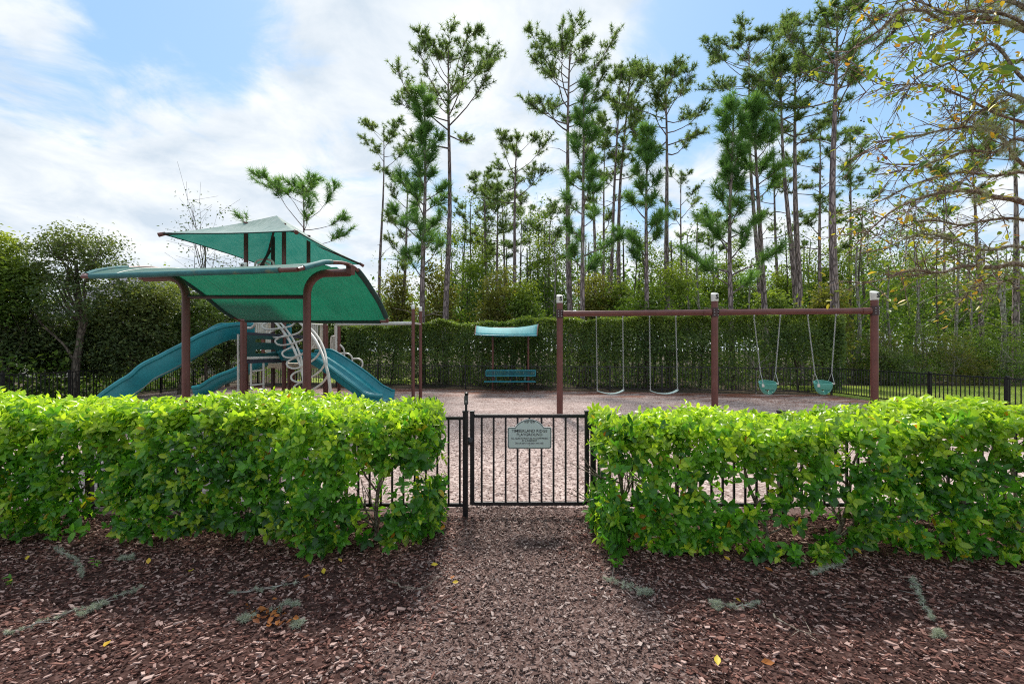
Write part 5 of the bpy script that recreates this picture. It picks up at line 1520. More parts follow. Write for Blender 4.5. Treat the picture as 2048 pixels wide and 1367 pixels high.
PINES = [
    ('slim lone pine with a long left branch, first right of the green shade', 759, (768, 236), 26, 7, (236, 345), 62, 'top', 1, (764, 420), 11),
    ('dense bushy young pine in front of the tallest open pine on the left', 846, (850, 172), 19.5, 11, (172, 560), 66, 'young', 2, (848, 400), None),
    ('very tall open crowned pine with dark clumped top above the left hedge', 893, (897, 45), 22, 12, (45, 300), 118, 'open', 3, (899, 320), 22),
    ('shorter pine with moss streaked trunk behind the twin capped posts', 805, (818, 335), 25, 8, (335, 560), 58, 'top', 4, None, None),
    ('straight mid height pine with rounded crown above the shaded bench', 1027, (1033, 258), 25, 9, (258, 420), 74, 'top', 5, None, 16),
    ('slender pine left of the round crowned one over the bench', 975, (968, 330), 28, 8, (330, 520), 55, 'top', 6, None, None),
    ('thin dark trunked pine close beside another slender pine over the bench', 996, (994, 345), 30, 7, (345, 530), 52, 'top', 7, None, None),
    ('tall pine with wide airy crown rising over the left swing post', 1141, (1142, 42), 22, 12, (42, 270), 104, 'open', 8, (1134, 330), 22),
    ('young bright green pine leaning against the tall airy one by the left swing post', 1167, (1170, 150), 19, 10, (150, 560), 58, 'young', 9, (1165, 380), 22),
    ('pine with greenish lichen trunk just right of the left swing post', 1191, (1184, 215), 26, 8, (215, 420), 45, 'top', 10, None, None),
    ('narrow pine with ragged crown above the first belt swing', 1218, (1240, 125), 24, 8, (125, 380), 55, 'top', 11, (1232, 330), 20),
    ('second narrow pine above the first belt swing, close to its twin', 1236, (1262, 118), 25, 9, (118, 350), 50, 'top', 12, (1242, 350), 18),
    ('dark green shaggy young pine above the second belt swing', 1292, (1294, 240), 18.5, 10, (240, 540), 54, 'young', 13, (1294, 400), None),
    ('tall pine with flat topped crown behind the shaggy dark young pine', 1335, (1332, 108), 22, 11, (108, 310), 100, 'open', 14, (1333, 340), 22),
    ('bright green cone shaped young pine just right of the middle swing post', 1463, (1468, 178), 18.5, 10, (178, 600), 76, 'young', 15, (1460, 420), None),
    ('leaning pine with a thick drooping green top beside the cone shaped young pine', 1531, (1507, 195), 19.5, 12, (195, 400), 50, 'young', 16, (1514, 380), 20),
    ('tall broad crowned pine above the leaning pine near the first bucket swing', 1521, (1498, 18), 25, 9, (18, 200), 118, 'open', 17, (1500, 300), 24),
    ('pine with reddish leaning trunk, left one of a crossing pair over the bucket swings', 1592, (1560, 100), 21, 11, (100, 270), 72, 'open', 18, (1568, 330), 18),
    ('straight pine, right one of a crossing pair over the bucket swings', 1598, (1590, 95), 22, 13, (95, 300), 88, 'open', 19, (1590, 330), 20),
    ('thickest nearest pine trunk running out of the top above the right bucket swing', 1668, (1676, -40), 17.5, 16, (-40, 220), 110, 'open', 20, (1666, 350), 24),
    ('pine with spreading drooping top behind the roof of the play structure', 606, (603, 338), 16.5, 7, (345, 500), 125, 'wide', 21, (606, 450), 13),
    ('tall grey trunked pine behind the overhanging branches, far right', 1963, (1942, 270), 22, 9, (270, 420), 60, 'top', 22, (1952, 450), 13),
    ('small far pine with tufted top between the bench and the round crowned pine', 1062, (1060, 410), 33, 5, (410, 560), 46, 'top', 31, None, 12),
    ('small far pine with drooping tufts left of the left swing post', 1098, (1100, 405), 31, 6, (405, 540), 52, 'top', 32, None, 12),
    ('far slim pine right of the bushy young pine on the left', 925, (930, 395), 34, 5, (395, 560), 44, 'top', 33, None, 11),
    ('far pine with ragged top behind the straight mid height pine', 1010, (1004, 370), 34, 6, (370, 520), 50, 'top', 34, None, 12),
    ('far pine filling the gap right of the left swing post', 1205, (1210, 260), 30, 7, (260, 470), 55, 'top', 35, None, 14),
    ('far pine with thin crown between the shaggy young pine and the middle swing post', 1362, (1362, 330), 32, 6, (330, 520), 52, 'top', 36, None, 10),
    ('small pine with low tufts left of the middle swing post', 1425, (1428, 420), 29, 5, (420, 590), 48, 'top', 37, None, 11),
    ('pine crown showing between the leaning pine and the crossing pair', 1556, (1545, 250), 27, 7, (250, 480), 60, 'top', 38, None, 14),
    ('pine with low spreading boughs just left of the thickest trunk', 1640, (1640, 240), 24, 8, (240, 520), 74, 'top', 39, None, 15),
    ('pine with spreading boughs just right of the thickest trunk', 1702, (1700, 250), 26, 7, (250, 470), 70, 'top', 40, None, 14),
    ('far pine behind the yellowing branches left of the tall grey trunked pine', 1890, (1886, 330), 30, 6, (330, 520), 56, 'top', 41, None, 12),
    ('dark trunked pine at the right edge of the woods', 2034, (2028, 190), 20, 12, (190, 330), 70, 'open', 23, None, 14),
]
for a in PINES:
    lab, bx, top, d, w, crown, hw, style, seed, mid, nl = a
    d = clear_of_hedge(bx, d)
    pine(lab, bx, top, d, w, crown, hw, style, seed, mid, nl=nl)
# two long side branches that the outline needs
# ------------------------------------------------------------------ slim bare and thin trees between the pines
SLIM = [
    ('bare grey snag with broken top left of the middle swing post', 1380, 470, 24, 5, 'pale', 0), ('thin bare trunk with few leaves just left of the middle swing post', 1400, 440, 23, 5, 'pale', 250),
    ('thin dark trunk with small leafy top between the second belt swing and middle post', 1362, 500, 27, 4, 'grey', 300), ('slender trunk directly behind the second belt swing', 1318, 520, 29, 4, 'grey', 260),
    ('thin leaning grey trunk behind the cone shaped young pine', 1500, 520, 24, 5, 'pale', 260), ('slim trunk with small round crown above the bucket swings', 1570, 470, 26, 4, 'grey', 350),
    ('slim grey trunk right of the crossing pair of pines', 1612, 480, 26, 4, 'pale', 240), ('pale leaning trunk with snapped top left of the right swing post', 1712, 490, 16.5, 8, 'pale', 0),
    ('dark slim tree with rounded leafy top behind the right swing post', 1728, 435, 22, 5, 'grey', 900), ('pale mottled trunk just right of the right swing post', 1782, 545, 21, 6, 'pale', 200),
    ('pale slim trunk among the shrubs, second right of the swing frame', 1830, 440, 22, 5, 'pale', 380), ('short pale trunk with hanging lichen in the right shrubs', 1844, 560, 18, 5, 'pale', 150),
    ('dark slim trunk rising behind the yellow leafed branches', 1879, 430, 24, 4, 'grey', 420), ('whitish straight trunk standing in the right shrubs', 1913, 500, 17.5, 7, 'pale', 260),
    ('white flecked thin trunk left of the tall grey trunked pine', 1946, 520, 19, 5, 'pale', 200), ('pair of pale trunks, left one, near the right edge of the woods', 1998, 530, 18, 9, 'pale', 240),
    ('thin pale trunk between the right edge pines', 2014, 500, 22, 5, 'pale', 220), ('thin sapling trunk left of the slender pines over the bench', 938, 400, 29, 4, 'grey', 420),
    ('crooked thin trunk behind the pine over the bench', 1048, 440, 30, 4, 'grey', 320), ('bare pole trunk just left of the left swing post', 1114, 490, 25, 5, 'pale', 0),
    ('dark thin trunk left of the left swing post with leafy top', 1093, 440, 30, 4, 'grey', 380), ('thin trunk between bench and left swing post', 1072, 420, 31, 4, 'grey', 360),
    ('thin trunk with sparse crown behind the first belt swing', 1262, 470, 28, 4, 'grey', 280), ('thin grey trunk behind the lone pine gap near the twin capped posts', 790, 520, 30, 4, 'grey', 300),
]
for k, (lab, bx, ty, d, w, bark, nlv) in enumerate(SLIM):
    d = clear_of_hedge(bx, d)
    r = np.random.default_rng(400 + k)
    root = thing('slim_tree', lab, 'tree', (XP(bx, d), d, 0), 'slim trees in the woods')
    top = P(bx + r.normal(0, 6), ty, d); base = Vector((XP(bx + r.normal(0, 4), d), d, -0.05))
    tp = wob(base, top, 9, 0.10, r); r0 = w / 2 / FPX * d
    m = MB(); m.tube(tp, [max(0.012, r0 * (1.15 - 0.085 * i)) for i in range(10)], 7); m.build('trunk', M['pale_bark' if bark == 'pale' else 'grey_bark'], root, angle=80)
    C = []
    for j in range(9):
        q = tp[3 + j % 7]; e = q + Vector((r.normal(0, .7), r.normal(0, .5), r.uniform(.1, .9)))
        m = MB(); m.tube([q, q.lerp(e, .5) + Vector((0, 0, .08)), e], [r0 * .35, r0 * .22, .006], 4, cap=False); m.build('limb', M['pale_bark' if bark == 'pale' else 'grey_bark'], root)
        C += [tuple(e), tuple(q.lerp(e, .7))]
    if nlv:
        C += [tuple(tp[-1])] * 6 + [tuple(tp[-2])] * 4
        C = np.array(C)[r.integers(len(C), size=nlv)] + r.normal(size=(nlv, 3)) * np.array([.38, .38, .30])
        n = len(C); Nn = unit(r.normal(size=(n, 3)) * .6 + np.array([0, 0, .8]))
        me = leaves_mesh('crown', C, np.cross(Nn, r.normal(size=(n, 3))), Nn, r.uniform(.10, .2, n), .6, M['wood_leaf'], r.random(n) * .85, (r.random(n) < .12) * .5, detail=False)
        link('crown', me, root)['kind'] = 'stuff'

# ------------------------------------------------------------------ leafy understorey
UNDER = [   # px, top row, bottom row, half-width px, d, material, label
    (790, 560, 650, 42, 24, 'olive_leaf', 'olive brown shrub above the hedge right of the green shade'),
    (868, 545, 650, 40, 23, 'olive_leaf', 'olive leafed sapling behind the bushy young pine'),
    (935, 500, 650, 44, 26, 'wood_leaf', 'leafy green sapling right of the tallest left pine'),
    (985, 560, 655, 45, 22, 'olive_leaf', 'yellowish shrub above the bench canopy'),
    (1055, 575, 655, 40, 21, 'wood_leaf', 'pale green bush right of the bench canopy'),
    (1085, 500, 640, 50, 28, 'wood_leaf', 'dense green sapling left of the left swing post'),
    (1180, 560, 650, 48, 22, 'olive_leaf', 'brown tinged shrub right of the left swing post'),
    (1232, 580, 650, 40, 22, 'wood_leaf', 'green bush above the first belt swing'),
    (1305, 555, 650, 55, 20, 'wood_leaf', 'feathery green bush above the second belt swing'),
    (1375, 560, 650, 42, 26, 'wood_leaf', 'sunlit light green sapling left of the middle swing post'),
    (1415, 545, 645, 45, 28, 'wood_leaf', 'yellow green sapling right behind the middle swing post'),
    (1490, 545, 645, 48, 27, 'wood_leaf', 'light green sapling between the young pine and the leaning pine'),
    (1550, 560, 645, 42, 26, 'wood_leaf', 'sunlit leafy sapling above the first bucket swing'),
    (1572, 600, 650, 34, 20, 'far_hedge_leaf', 'small dark bush above the tall hedge at the crossing pines'),
    (1632, 520, 650, 45, 25, 'wood_leaf', 'leafy sapling left of the thickest pine trunk'),
    (1652, 590, 660, 36, 19, 'olive_leaf', 'yellow flecked shrub left of the thickest pine base'),
    (1705, 520, 700, 48, 20, 'wood_leaf', 'dense leafy sapling right of the thickest pine'),
    (1770, 500, 690, 56, 24, 'wood_leaf', 'broad green sapling behind the right swing post'),
    (1845, 530, 690, 60, 25, 'wood_leaf', 'broad leafy sapling right of the swing set'),
    (1925, 540, 690, 55, 24, 'wood_leaf', 'green sapling behind the whitish trunk'),
    (1990, 560, 690, 50, 25, 'wood_leaf', 'green sapling near the right edge of the woods'),
    (2050, 540, 690, 50, 23, 'wood_leaf', 'leafy sapling cut by the right edge of the woods'),
    (905, 470, 620, 40, 33, 'wood_leaf', 'taller leafy tree deep in the woods right of the tallest left pine'),
    (955, 455, 620, 38, 34, 'wood_leaf', 'taller leafy tree deep in the woods behind the slender pines'),
    (1015, 480, 620, 40, 35, 'wood_leaf', 'leafy tree deep in the woods over the bench'),
    (1068, 445, 620, 40, 33, 'wood_leaf', 'taller leafy tree deep in the woods right of the bench'),
    (1128, 480, 620, 36, 34, 'wood_leaf', 'leafy tree deep in the woods at the left swing post'),
    (1215, 470, 620, 40, 34, 'wood_leaf', 'leafy tree deep in the woods above the first belt swing'),
    (1275, 490, 620, 40, 33, 'wood_leaf', 'leafy tree deep in the woods between the two belt swings'),
    (1345, 500, 620, 38, 34, 'wood_leaf', 'leafy tree deep in the woods left of the middle post'),
    (1445, 500, 620, 36, 34, 'wood_leaf', 'leafy tree deep in the woods above the middle swing post'),
    (1585, 510, 620, 40, 33, 'wood_leaf', 'leafy tree deep in the woods behind the crossing pines'),
    (1735, 450, 640, 40, 34, 'wood_leaf', 'leafy tree deep in the woods above the right swing post'),
    (1815, 460, 640, 45, 34, 'wood_leaf', 'leafy tree deep in the woods behind the yellowing branches'),
]
for k, (px, ty, by, hw, d, mt, lab) in enumerate(UNDER):
    d = clear_of_hedge(px, d) + (3.2 if px > 1690 else 0.6)
    rx = hw / FPX * d; zt, zb = ZP(ty, d), max(0.6, ZP(by, d) - 1.0)
    c0 = Vector((XP(px, d), d, 0)); rr = np.random.default_rng(700 + k); ells = []
    for q in range(4):
        f = (q + 0.6) / 4; ells.append(((c0.x + rr.normal(0, rx * .35), d + rr.normal(0, rx * .3), zb + (zt - zb) * f), (rx * (1.0 - .4 * f), rx * .8, (zt - zb) * .24)))
    broadleaf('young_tree', lab, 'tree', tuple(c0), ells, M[mt], 110 if k > 21 else 130, 30, 0.17, 0.28, 700 + k, trunk=(0.05, c0 + Vector((rr.normal(0, .2), 0, zt * .8))), bark='pale_bark' if k % 2 else 'grey_bark', limbs=5, group='saplings and bushes in the woods', age_top=0.5)

SHRUBS = [  # right-hand thicket beyond the lawn
    (1705, 660, 40, 18.2, 'wood_leaf', 'mid green leafy shrub where the tall hedge ends'),
    (1760, 650, 45, 18.0, 'olive_leaf', 'brownish feathery shrub right behind the right swing post'),
    (1800, 690, 38, 17.2, 'far_hedge_leaf', 'dark green bush low behind the right fence'),
    (1850, 640, 52, 18.6, 'wood_leaf', 'grey green mound shrub under the pale trunks'),
    (1905, 670, 45, 17.4, 'olive_leaf', 'olive shrub right of the grey green mound shrub'),
    (1950, 640, 48, 18.4, 'wood_leaf', 'pale green shrub at the foot of the grey trunked pine'),
    (2000, 665, 50, 17.2, 'needle', 'low dense pine bush near the right fence end'),
    (2060, 640, 55, 17.8, 'wood_leaf', 'green shrub cut by the right edge above the fence'),
    (2130, 640, 60, 17.0, 'wood_leaf', 'green shrub just outside the right edge'),
]
for k, (px, ty, hw, d, mt, lab) in enumerate(SHRUBS[:8]):
    d += 3.4
    rx = hw / FPX * d * 1.25; zt = ZP(ty, d); c0 = Vector((XP(px, d), d, 0)); rr = np.random.default_rng(800 + k)
    ells = [((c0.x + rr.normal(0, rx * .3), d + rr.normal(0, .3), zt * f), (rx * (1.1 - .5 * f), rx * .8, zt * .30)) for f in (.22, .45, .72)]
    broadleaf('shrub', lab, 'shrub', tuple(c0), ells, M['wood_leaf' if mt == 'needle' else mt], 130, 32, 0.085, 0.17, 800 + k, trunk=(0.035, c0 + Vector((.1, 0, zt * .8))), bark='pale_bark', limbs=15, group='shrubs beyond the right fence', age_top=0.25, width=.5)


# far woods: one mass of foliage and a wall of distant crowns
def far_woods():
    r = np.random.default_rng(90); pts = []; U = []
    n_c = 1700
    for k in range(n_c):
        d = r.uniform(33, 55); px = r.uniform(700, 2250) if k % 5 else r.uniform(-350, 700)
        top = ZP(590 - 70 * r.random() ** 2.2 - 30 * math.sin(px * .011) * .3, d); z = r.uniform(0.3, 1.0) ** 0.8 * top
        if px < 900: z *= 0.72
        pts.append((XP(px, d), d, z))
    cc = np.array(pts); per = 42
    C = (cc[:, None, :] + r.normal(size=(n_c, per, 3)) * np.array([.9, .9, .65])).reshape(-1, 3); C = C[C[:, 2] > 0.1]; n = len(C)
    Nn = unit(r.normal(size=(n, 3)) * .6 + np.array([0, -.2, .8]))
    me = leaves_mesh('far_woods', C, np.cross(Nn, r.normal(size=(n, 3))), Nn, r.uniform(.22, .46, n), .6, M['wood_leaf'], np.clip(r.random(n) * .55 + .35 * (vnoise(C, .35, 2)), 0, .93), (r.random(n) < .1) * .4, detail=False)
    tag(link('far_woods', me), 'distant green mass of trees closing the woods behind the pines', kind='stuff')
    # distant thin trunks inside that mass
    m = MB()
    for k in range(70):
        d = r.uniform(30, 46); px = r.uniform(880, 2100); x = XP(px, d); h = ZP(560 - 90 * r.random(), d)
        m.tube(wob((x, d, 0), (x + r.normal(0, .4), d, h), 4, .08, r), [.11, .10, .085, .07, .04], 5, cap=False)
    tag(m.build('far_trunks', M['grey_bark']), 'many distant thin grey trunks inside the woods', kind='stuff')
    # woodland floor cover
    n = 17000; x = r.uniform(-16, 26, n); y = r.uniform(18.5, 30, n); ok = y > 18.4 + (11.3 - x) * .184; x, y = x[ok], y[ok]
    x = np.concatenate([x, r.uniform(-17.5, -13.45, 7000)]); y = np.concatenate([y, r.uniform(9.5, 21, 7000)]); n = len(x)
    keep = ~((x > 11) & (y < 20.6)); x, y = x[keep], y[keep]; n = len(x)
    C = np.stack([x, y, r.uniform(.02, 1.0, n) ** 1.3 * np.where(x < -13.3, 1.5, 2.1)], 1); Nn = unit(r.normal(size=(n, 3)) * .5 + np.array([0, -.2, .8]))
    me = leaves_mesh('undergrowth', C, np.cross(Nn, r.normal(size=(n, 3))), Nn, r.uniform(.10, .24, n), .55, M['wood_leaf'], r.random(n) * .8, (r.random(n) < .1) * .3, detail=False)
    tag(link('undergrowth', me), 'low leafy undergrowth on the woodland floor', kind='stuff')


far_woods()

# ------------------------------------------------------------------ left-hand evergreen trees and house
def ell(px, py, hwx, hwy, d, dy=None):
    return ((XP(px, d), d, ZP(py, d)), (hwx / FPX * d, (dy or hwx * .8 / FPX * d), hwy / FPX * d))


broadleaf('evergreen_tree', 'dark round headed evergreen with visible brown trunk behind the left fence', 'tree', (XP(150, 13.9), 13.9, 0),
          [ell(150, 520, 90, 60, 13.9), ell(130, 490, 60, 40, 13.9), ell(195, 500, 50, 36, 13.8), ell(150, 600, 110, 50, 14), ell(235, 560, 50, 40, 14), ell(70, 560, 50, 45, 13.9)],
          M['oak_leaf'], 330, 34, 0.095, 0.17, 901, trunk=(0.115, P(152, 520, 13.9)), limbs=9, age_top=.35)
LEFT = [
    ('yellow tinged leafy tree at the left edge behind the left fence', [ell(10, 590, 60, 60, 13.4), ell(40, 560, 36, 36, 13.4), ell(-30, 520, 60, 60, 13.4)], 13.4, 0, .9, 902, 'wood_leaf'),
    ('dark low evergreen at the left edge under the yellow tinged tree', [ell(10, 690, 60, 60, 13.9), ell(60, 660, 50, 50, 14), ell(-40, 680, 60, 70, 14)], 14, 20, .1, 903, 'oak_leaf'),
    ('dark evergreen bush behind the brown trunk of the round headed tree', [ell(110, 690, 60, 55, 14.9), ell(190, 680, 60, 65, 14.9)], 15, 150, .1, 904, 'oak_leaf'),
    ('grey green glossy evergreen under the left end of the green shade', [ell(265, 640, 70, 70, 14.8), ell(300, 600, 50, 40, 14.8), ell(240, 700, 60, 50, 14.8)], 15, 262, .55, 905, 'oak_leaf'),
    ('glossy evergreen between the two bent shade posts above the teal slide', [ell(350, 610, 60, 60, 16.5), ell(395, 640, 60, 70, 16.5), ell(340, 690, 70, 50, 16.5)], 16.5, 360, .5, 906, 'far_hedge_leaf'),
    ('dark evergreen behind the top of the left teal slide', [ell(450, 620, 60, 50, 20), ell(480, 670, 70, 60, 20), ell(430, 700, 60, 50, 20)], 20, 455, .2, 907, 'oak_leaf'),
    ('evergreen bush behind the cream climbing loops', [ell(560, 660, 60, 40, 22.5), ell(610, 670, 60, 50, 22.5)], 22.5, 585, .3, 908, 'oak_leaf'),
    ('low evergreen bush behind the double teal slide', [ell(660, 670, 50, 45, 21.5), ell(700, 690, 40, 40, 21.5)], 21.5, 680, .3, 909, 'far_hedge_leaf'),
]
for lab, ells, d, bx, ag, sd, mt in LEFT:
    broadleaf('evergreen_tree', lab, 'tree', (XP(bx, d), d, 0), ells, M[mt], 360, 38, 0.115, 0.20, sd, trunk=(0.08, P(bx, 640, d)), limbs=6, age_top=ag, group='evergreens behind the left fence')
broadleaf('sparse_tree', 'nearly bare thin tree with few dark leaves behind the hipped roof', 'tree', (XP(412, 19), 19, 0),
          [ell(385, 415, 22, 45, 19), ell(445, 440, 25, 40, 19), ell(405, 480, 40, 40, 19), ell(430, 530, 50, 30, 19)], M['oak_leaf'], 60, 7, 0.11, 0.28, 910, trunk=(0.055, P(410, 470, 19)), limbs=13, bark='grey_bark', thin=.8)


def house():
    d = 27
    h = thing('house', 'pale house with grey shingle roof half hidden behind the left trees', 'house', (XP(190, d), d + 4, 0))
    x0, x1 = XP(30, d), XP(335, d); zt = 3.0; zr = ZP(552, d + 4)
    m = MB(); m.box(((x0 + x1) / 2, d + 4, zt / 2), (x1 - x0, 8, zt)); m.build('wall', M['stucco'], h, smooth=False)
    m = MB(); e = .5; a, b = x0 - e, x1 + e; y0, y1 = d - e, d + 8 + e; ym = d + 4
    V = [(a, y0, zt + .01), (b, y0, zt + .01), (b, y1, zt + .01), (a, y1, zt + .01), (a + 3.5, ym, zr), (b - 3.5, ym, zr)]
    m.add(V, [(0, 1, 5, 4), (2, 3, 4, 5), (1, 2, 5), (3, 0, 4), (3, 2, 1, 0)]); m.build('roof', M['roof'], h, smooth=False)
    for px in (90, 180, 270):
        x = XP(px, d); f = MB(); f.box((x, d - .02, 1.6), (1.2, .06, 1.4)); fo = f.build('window', M['sign_white'], h, smooth=False)
        g = MB(); g.box((x, d - .045, 1.6), (1.05, .03, 1.25)); g.build('pane', M['glass'], fo, smooth=False)


house()


# ------------------------------------------------------------------ overhanging tree at the right edge
def overhang():
    r = np.random.default_rng(123)
    bx, bd = 6.1, 4.75
    root = thing('overhanging_tree', 'half bare tree reaching in from the right with yellowing leaves and lichened branches', 'tree', (bx, bd, 0))
    tr = MB(); tp = wob((bx, bd, -.05), (bx - .25, bd + .1, 6.4), 8, .07, r); tr.tube(tp, [.15 - .012 * i for i in range(9)], 10); tr.build('trunk', M['grey_bark'], root, angle=80)
    B = [[(2048, 48), (1955, 22), (1893, 28), (1850, 8), (1790, -8), (1735, -14)],
         [(2048, 60), (1960, 35), (1893, 44), (1848, 22), (1800, 24), (1757, 62), (1712, 92), (1672, 130)],
         [(2048, 52), (1985, 46), (1930, 50), (1890, 60), (1850, 75), (1822, 90), (1795, 125)],
         [(2048, 15), (1975, 0), (1900, -20), (1830, -25)],
         [(2048, 330), (2005, 278), (1960, 255), (1900, 258), (1840, 270), (1780, 280), (1738, 300), (1700, 320)],
         [(2048, 245), (1995, 228), (1930, 196), (1880, 176), (1830, 168), (1780, 172), (1748, 170), (1715, 205)],
         [(2048, 160), (1990, 90), (1940, 110), (1890, 130), (1830, 160), (1790, 225)],
         [(2048, 405), (1985, 393), (1945, 382), (1890, 384), (1830, 400), (1780, 425), (1730, 470), (1690, 512)],
         [(2048, 345), (1985, 352), (1930, 345), (1880, 352), (1820, 372), (1765, 400), (1712, 425), (1680, 470)],
         [(2048, 495), (1975, 500), (1920, 485), (1870, 470), (1820, 474), (1770, 500), (1720, 540)],
         [(2048, 440), (1980, 440), (1920, 450), (1860, 440), (1800, 455), (1745, 475)],
         [(2048, 530), (1990, 535), (1930, 532), (1880, 545), (1820, 540), (1760, 560), (1710, 565)],
         [(2048, 555), (2000, 565), (1950, 575), (1925, 600)],
         [(2048, 120), (2000, 140), (1960, 175), (1935, 240), (1920, 290)],
         [(2048, 280), (1990, 305), (1940, 300), (1880, 320), (1830, 330), (1790, 345)],
         [(2048, 200), (2010, 190), (1975, 215), (1940, 235), (1905, 275)]]
    tips = []; lich = []; lp_all = []
    for k, b in enumerate(B):
        d0 = 4.3 + 0.9 * ((k * 0.37) % 1.0); d1 = d0 + r.uniform(-0.5, 0.9)
        z_at = ZP(b[0][1], d0); st = Vector((bx - .15, bd, min(6.2, max(2.2, z_at - 0.3))))
        pts = [st] + [P(x, y, d0 + (d1 - d0) * i / (len(b) - 1)) for i, (x, y) in enumerate(b)]
        sp = catmull(pts, 7); n = len(sp); r0 = 0.030 if k % 4 == 3 or k in (7, 1) else 0.021
        if k == 7: r0 = 0.036
        m = MB(); m.tube(sp, [max(.0035, r0 * (1 - .9 * (i / n) ** .7)) for i in range(n)], 7, cap=False)
        for t in range(38):
            i = int(r.uniform(.22, .98) * (n - 1)); q = sp[i]; tan = (sp[min(i + 1, n - 1)] - sp[max(i - 1, 0)]).normalized()
            v = (tan * r.uniform(.3, 1) + Vector((r.normal(0, .4), r.normal(0, .6), r.normal(0.05, .55)))).normalized() * r.uniform(.12, .55)
            e = q + v; mid = q.lerp(e, .5) + Vector((0, 0, r.normal(0, .03)))
            m.tube([q, mid, e], [.0055, .004, .0018], 4, cap=False); tips.append((e, v)); 
            if r.random() < .5: tips.append((mid, v))
            for s in range(2):
                v2 = (v.normalized() + Vector((r.normal(0, .6), r.normal(0, .6), r.normal(0, .6)))).normalized() * r.uniform(.06, .25)
                m.tube([mid, mid + v2], [.003, .0012], 3, cap=False); tips.append((mid + v2, v2))
        m.build('branch', M['red_twig' if k % 3 else 'twig_bark'], root, angle=80)
        for i in range(int(n * .1), int(n * .75)):
            if r.random() < (.95 if k in (4, 1, 8, 10, 11, 3, 9, 7) else .45): lich.append(tuple(sp[i] + Vector((0, 0, r.normal(0, .012)))))
        lp_all.append(sp)
    # leaves at the twig ends
    C = []; D = []; L_ = []
    for e, v in tips:
        vis = CXP + e.x / e.y * FPX
        if r.random() < (0.46 if vis > 1800 else 0.34):
            for s in range(int(r.integers(1, 4))):
                C.append(tuple(e + Vector((r.normal(0, .02), r.normal(0, .02), r.normal(0, .02))))); D.append(tuple(v.normalized() * .7 + Vector((r.normal(0, .7), r.normal(0, .7), r.normal(-.1, .5))))); L_.append(r.uniform(.035, .088))
    for px, py, nn in ((1890, 95, 26), (1850, 110, 18), (1960, 150, 24), (1800, 60, 12), (1990, 130, 16), (2020, 150, 18), (1760, 165, 10), (1790, 290, 14), (1850, 320, 12), (1975, 60, 8), (1990, 380, 10), (1935, 180, 14)):
        for s in range(int(nn * .8)):
            d = r.uniform(4.2, 5.0); C.append(tuple(P(px + r.normal(0, 20), py + r.normal(0, 14), d))); D.append(tuple(r.normal(size=3) * np.array([1, .6, .5]))); L_.append(r.uniform(.075, .14))
    C = np.array(C); D = np.array(D); L_ = np.array(L_); n = len(C)
    Nn = unit(r.normal(size=(n, 3)) * .6 + np.array([0, -.2, .8])); D = unit(D)
    Nn = unit(Nn - D * np.sum(Nn * D, 1, keepdims=True))
    R_ = np.clip(r.beta(0.9, 1.5, n), 0, 1)
    R_[L_ > .10] *= .6
    idx = np.argsort(-L_)[:300]; rest = np.ones(n, bool); rest[idx] = False
    if rest.sum():
        me = leaves_mesh('foliage', C[rest], D[rest], Nn[rest], L_[rest], .5, M['tallow_leaf'], R_[rest], None, smooth=True); link('foliage', me, root)['kind'] = 'stuff'
    vs = [leaves_mesh('leaf', np.zeros((1, 3)), np.array([[1., 0, 0]]), np.array([[0, 0, 1.]]), np.ones(1), .5, M['tallow_leaf'], np.array([q / 13]), None, smooth=True) for q in range(14)]
    S = unit(np.cross(Nn, D)); N2 = np.cross(D, S)
    for i in idx:
        l = float(L_[i]); mt = Matrix([[D[i][q] * l, S[i][q] * l, N2[i][q] * l, C[i][q]] for q in range(3)] + [[0, 0, 0, 1]])
        link('leaf', vs[min(13, int(R_[i] * 14))], root, mat4=mt)
    lc = np.array(lich)
    for px, py, k, sx in ((2010, 15, 40, 34), (1965, 20, 26, 22), (2035, 45, 26, 20), (1990, 265, 24, 22), (1945, 250, 20, 26), (2020, 300, 18, 16), (2030, 205, 16, 18), (1960, 395, 10, 14)):
        lc = np.concatenate([lc, np.array([tuple(P(px + r.normal(0, sx), py + r.normal(0, 9), r.uniform(4.4, 4.9))) for _ in range(k)])])
    me = needles_mesh('lichen', lc, r.normal(size=lc.shape), np.full(len(lc), .050), 54, .0030, .95, M['lichen'], r.random(len(lc)), r, along=.05)
    link('lichen', me, root)['kind'] = 'stuff'
    # berry clusters, every berry
    for px, py in ((1808, 192), (1815, 186), (1895, 225), (1968, 62), (1955, 86), (1728, 238), (1905, 215), (1885, 222)):
        c = P(px, py, 4.5); cl = MB()
        for s in range(7):
            q = c + Vector((r.normal(0, .022), r.normal(0, .02), r.normal(0, .02))); u = 0.0062
            rows = [[q + Vector((u * math.sin(a) * math.cos(f), u * math.sin(a) * math.sin(f), u * math.cos(a))) for f in np.linspace(0, 2 * math.pi, 7)[:-1]] for a in np.linspace(.15, math.pi - .15, 5)]
            cl.grid(rows, closed_u=True); cl.tube([q, c + Vector((0, 0, .03))], .001, 3, cap=False)
        cl.build('berry_cluster', M['berry'], root)['kind'] = 'stuff'


overhang()


# ------------------------------------------------------------------ litter on the mulch
def gp(px, py, z=0.03):
    d = (EYE - z) * FPX / (py - HYP); return Vector((XP(px, d), d, z))


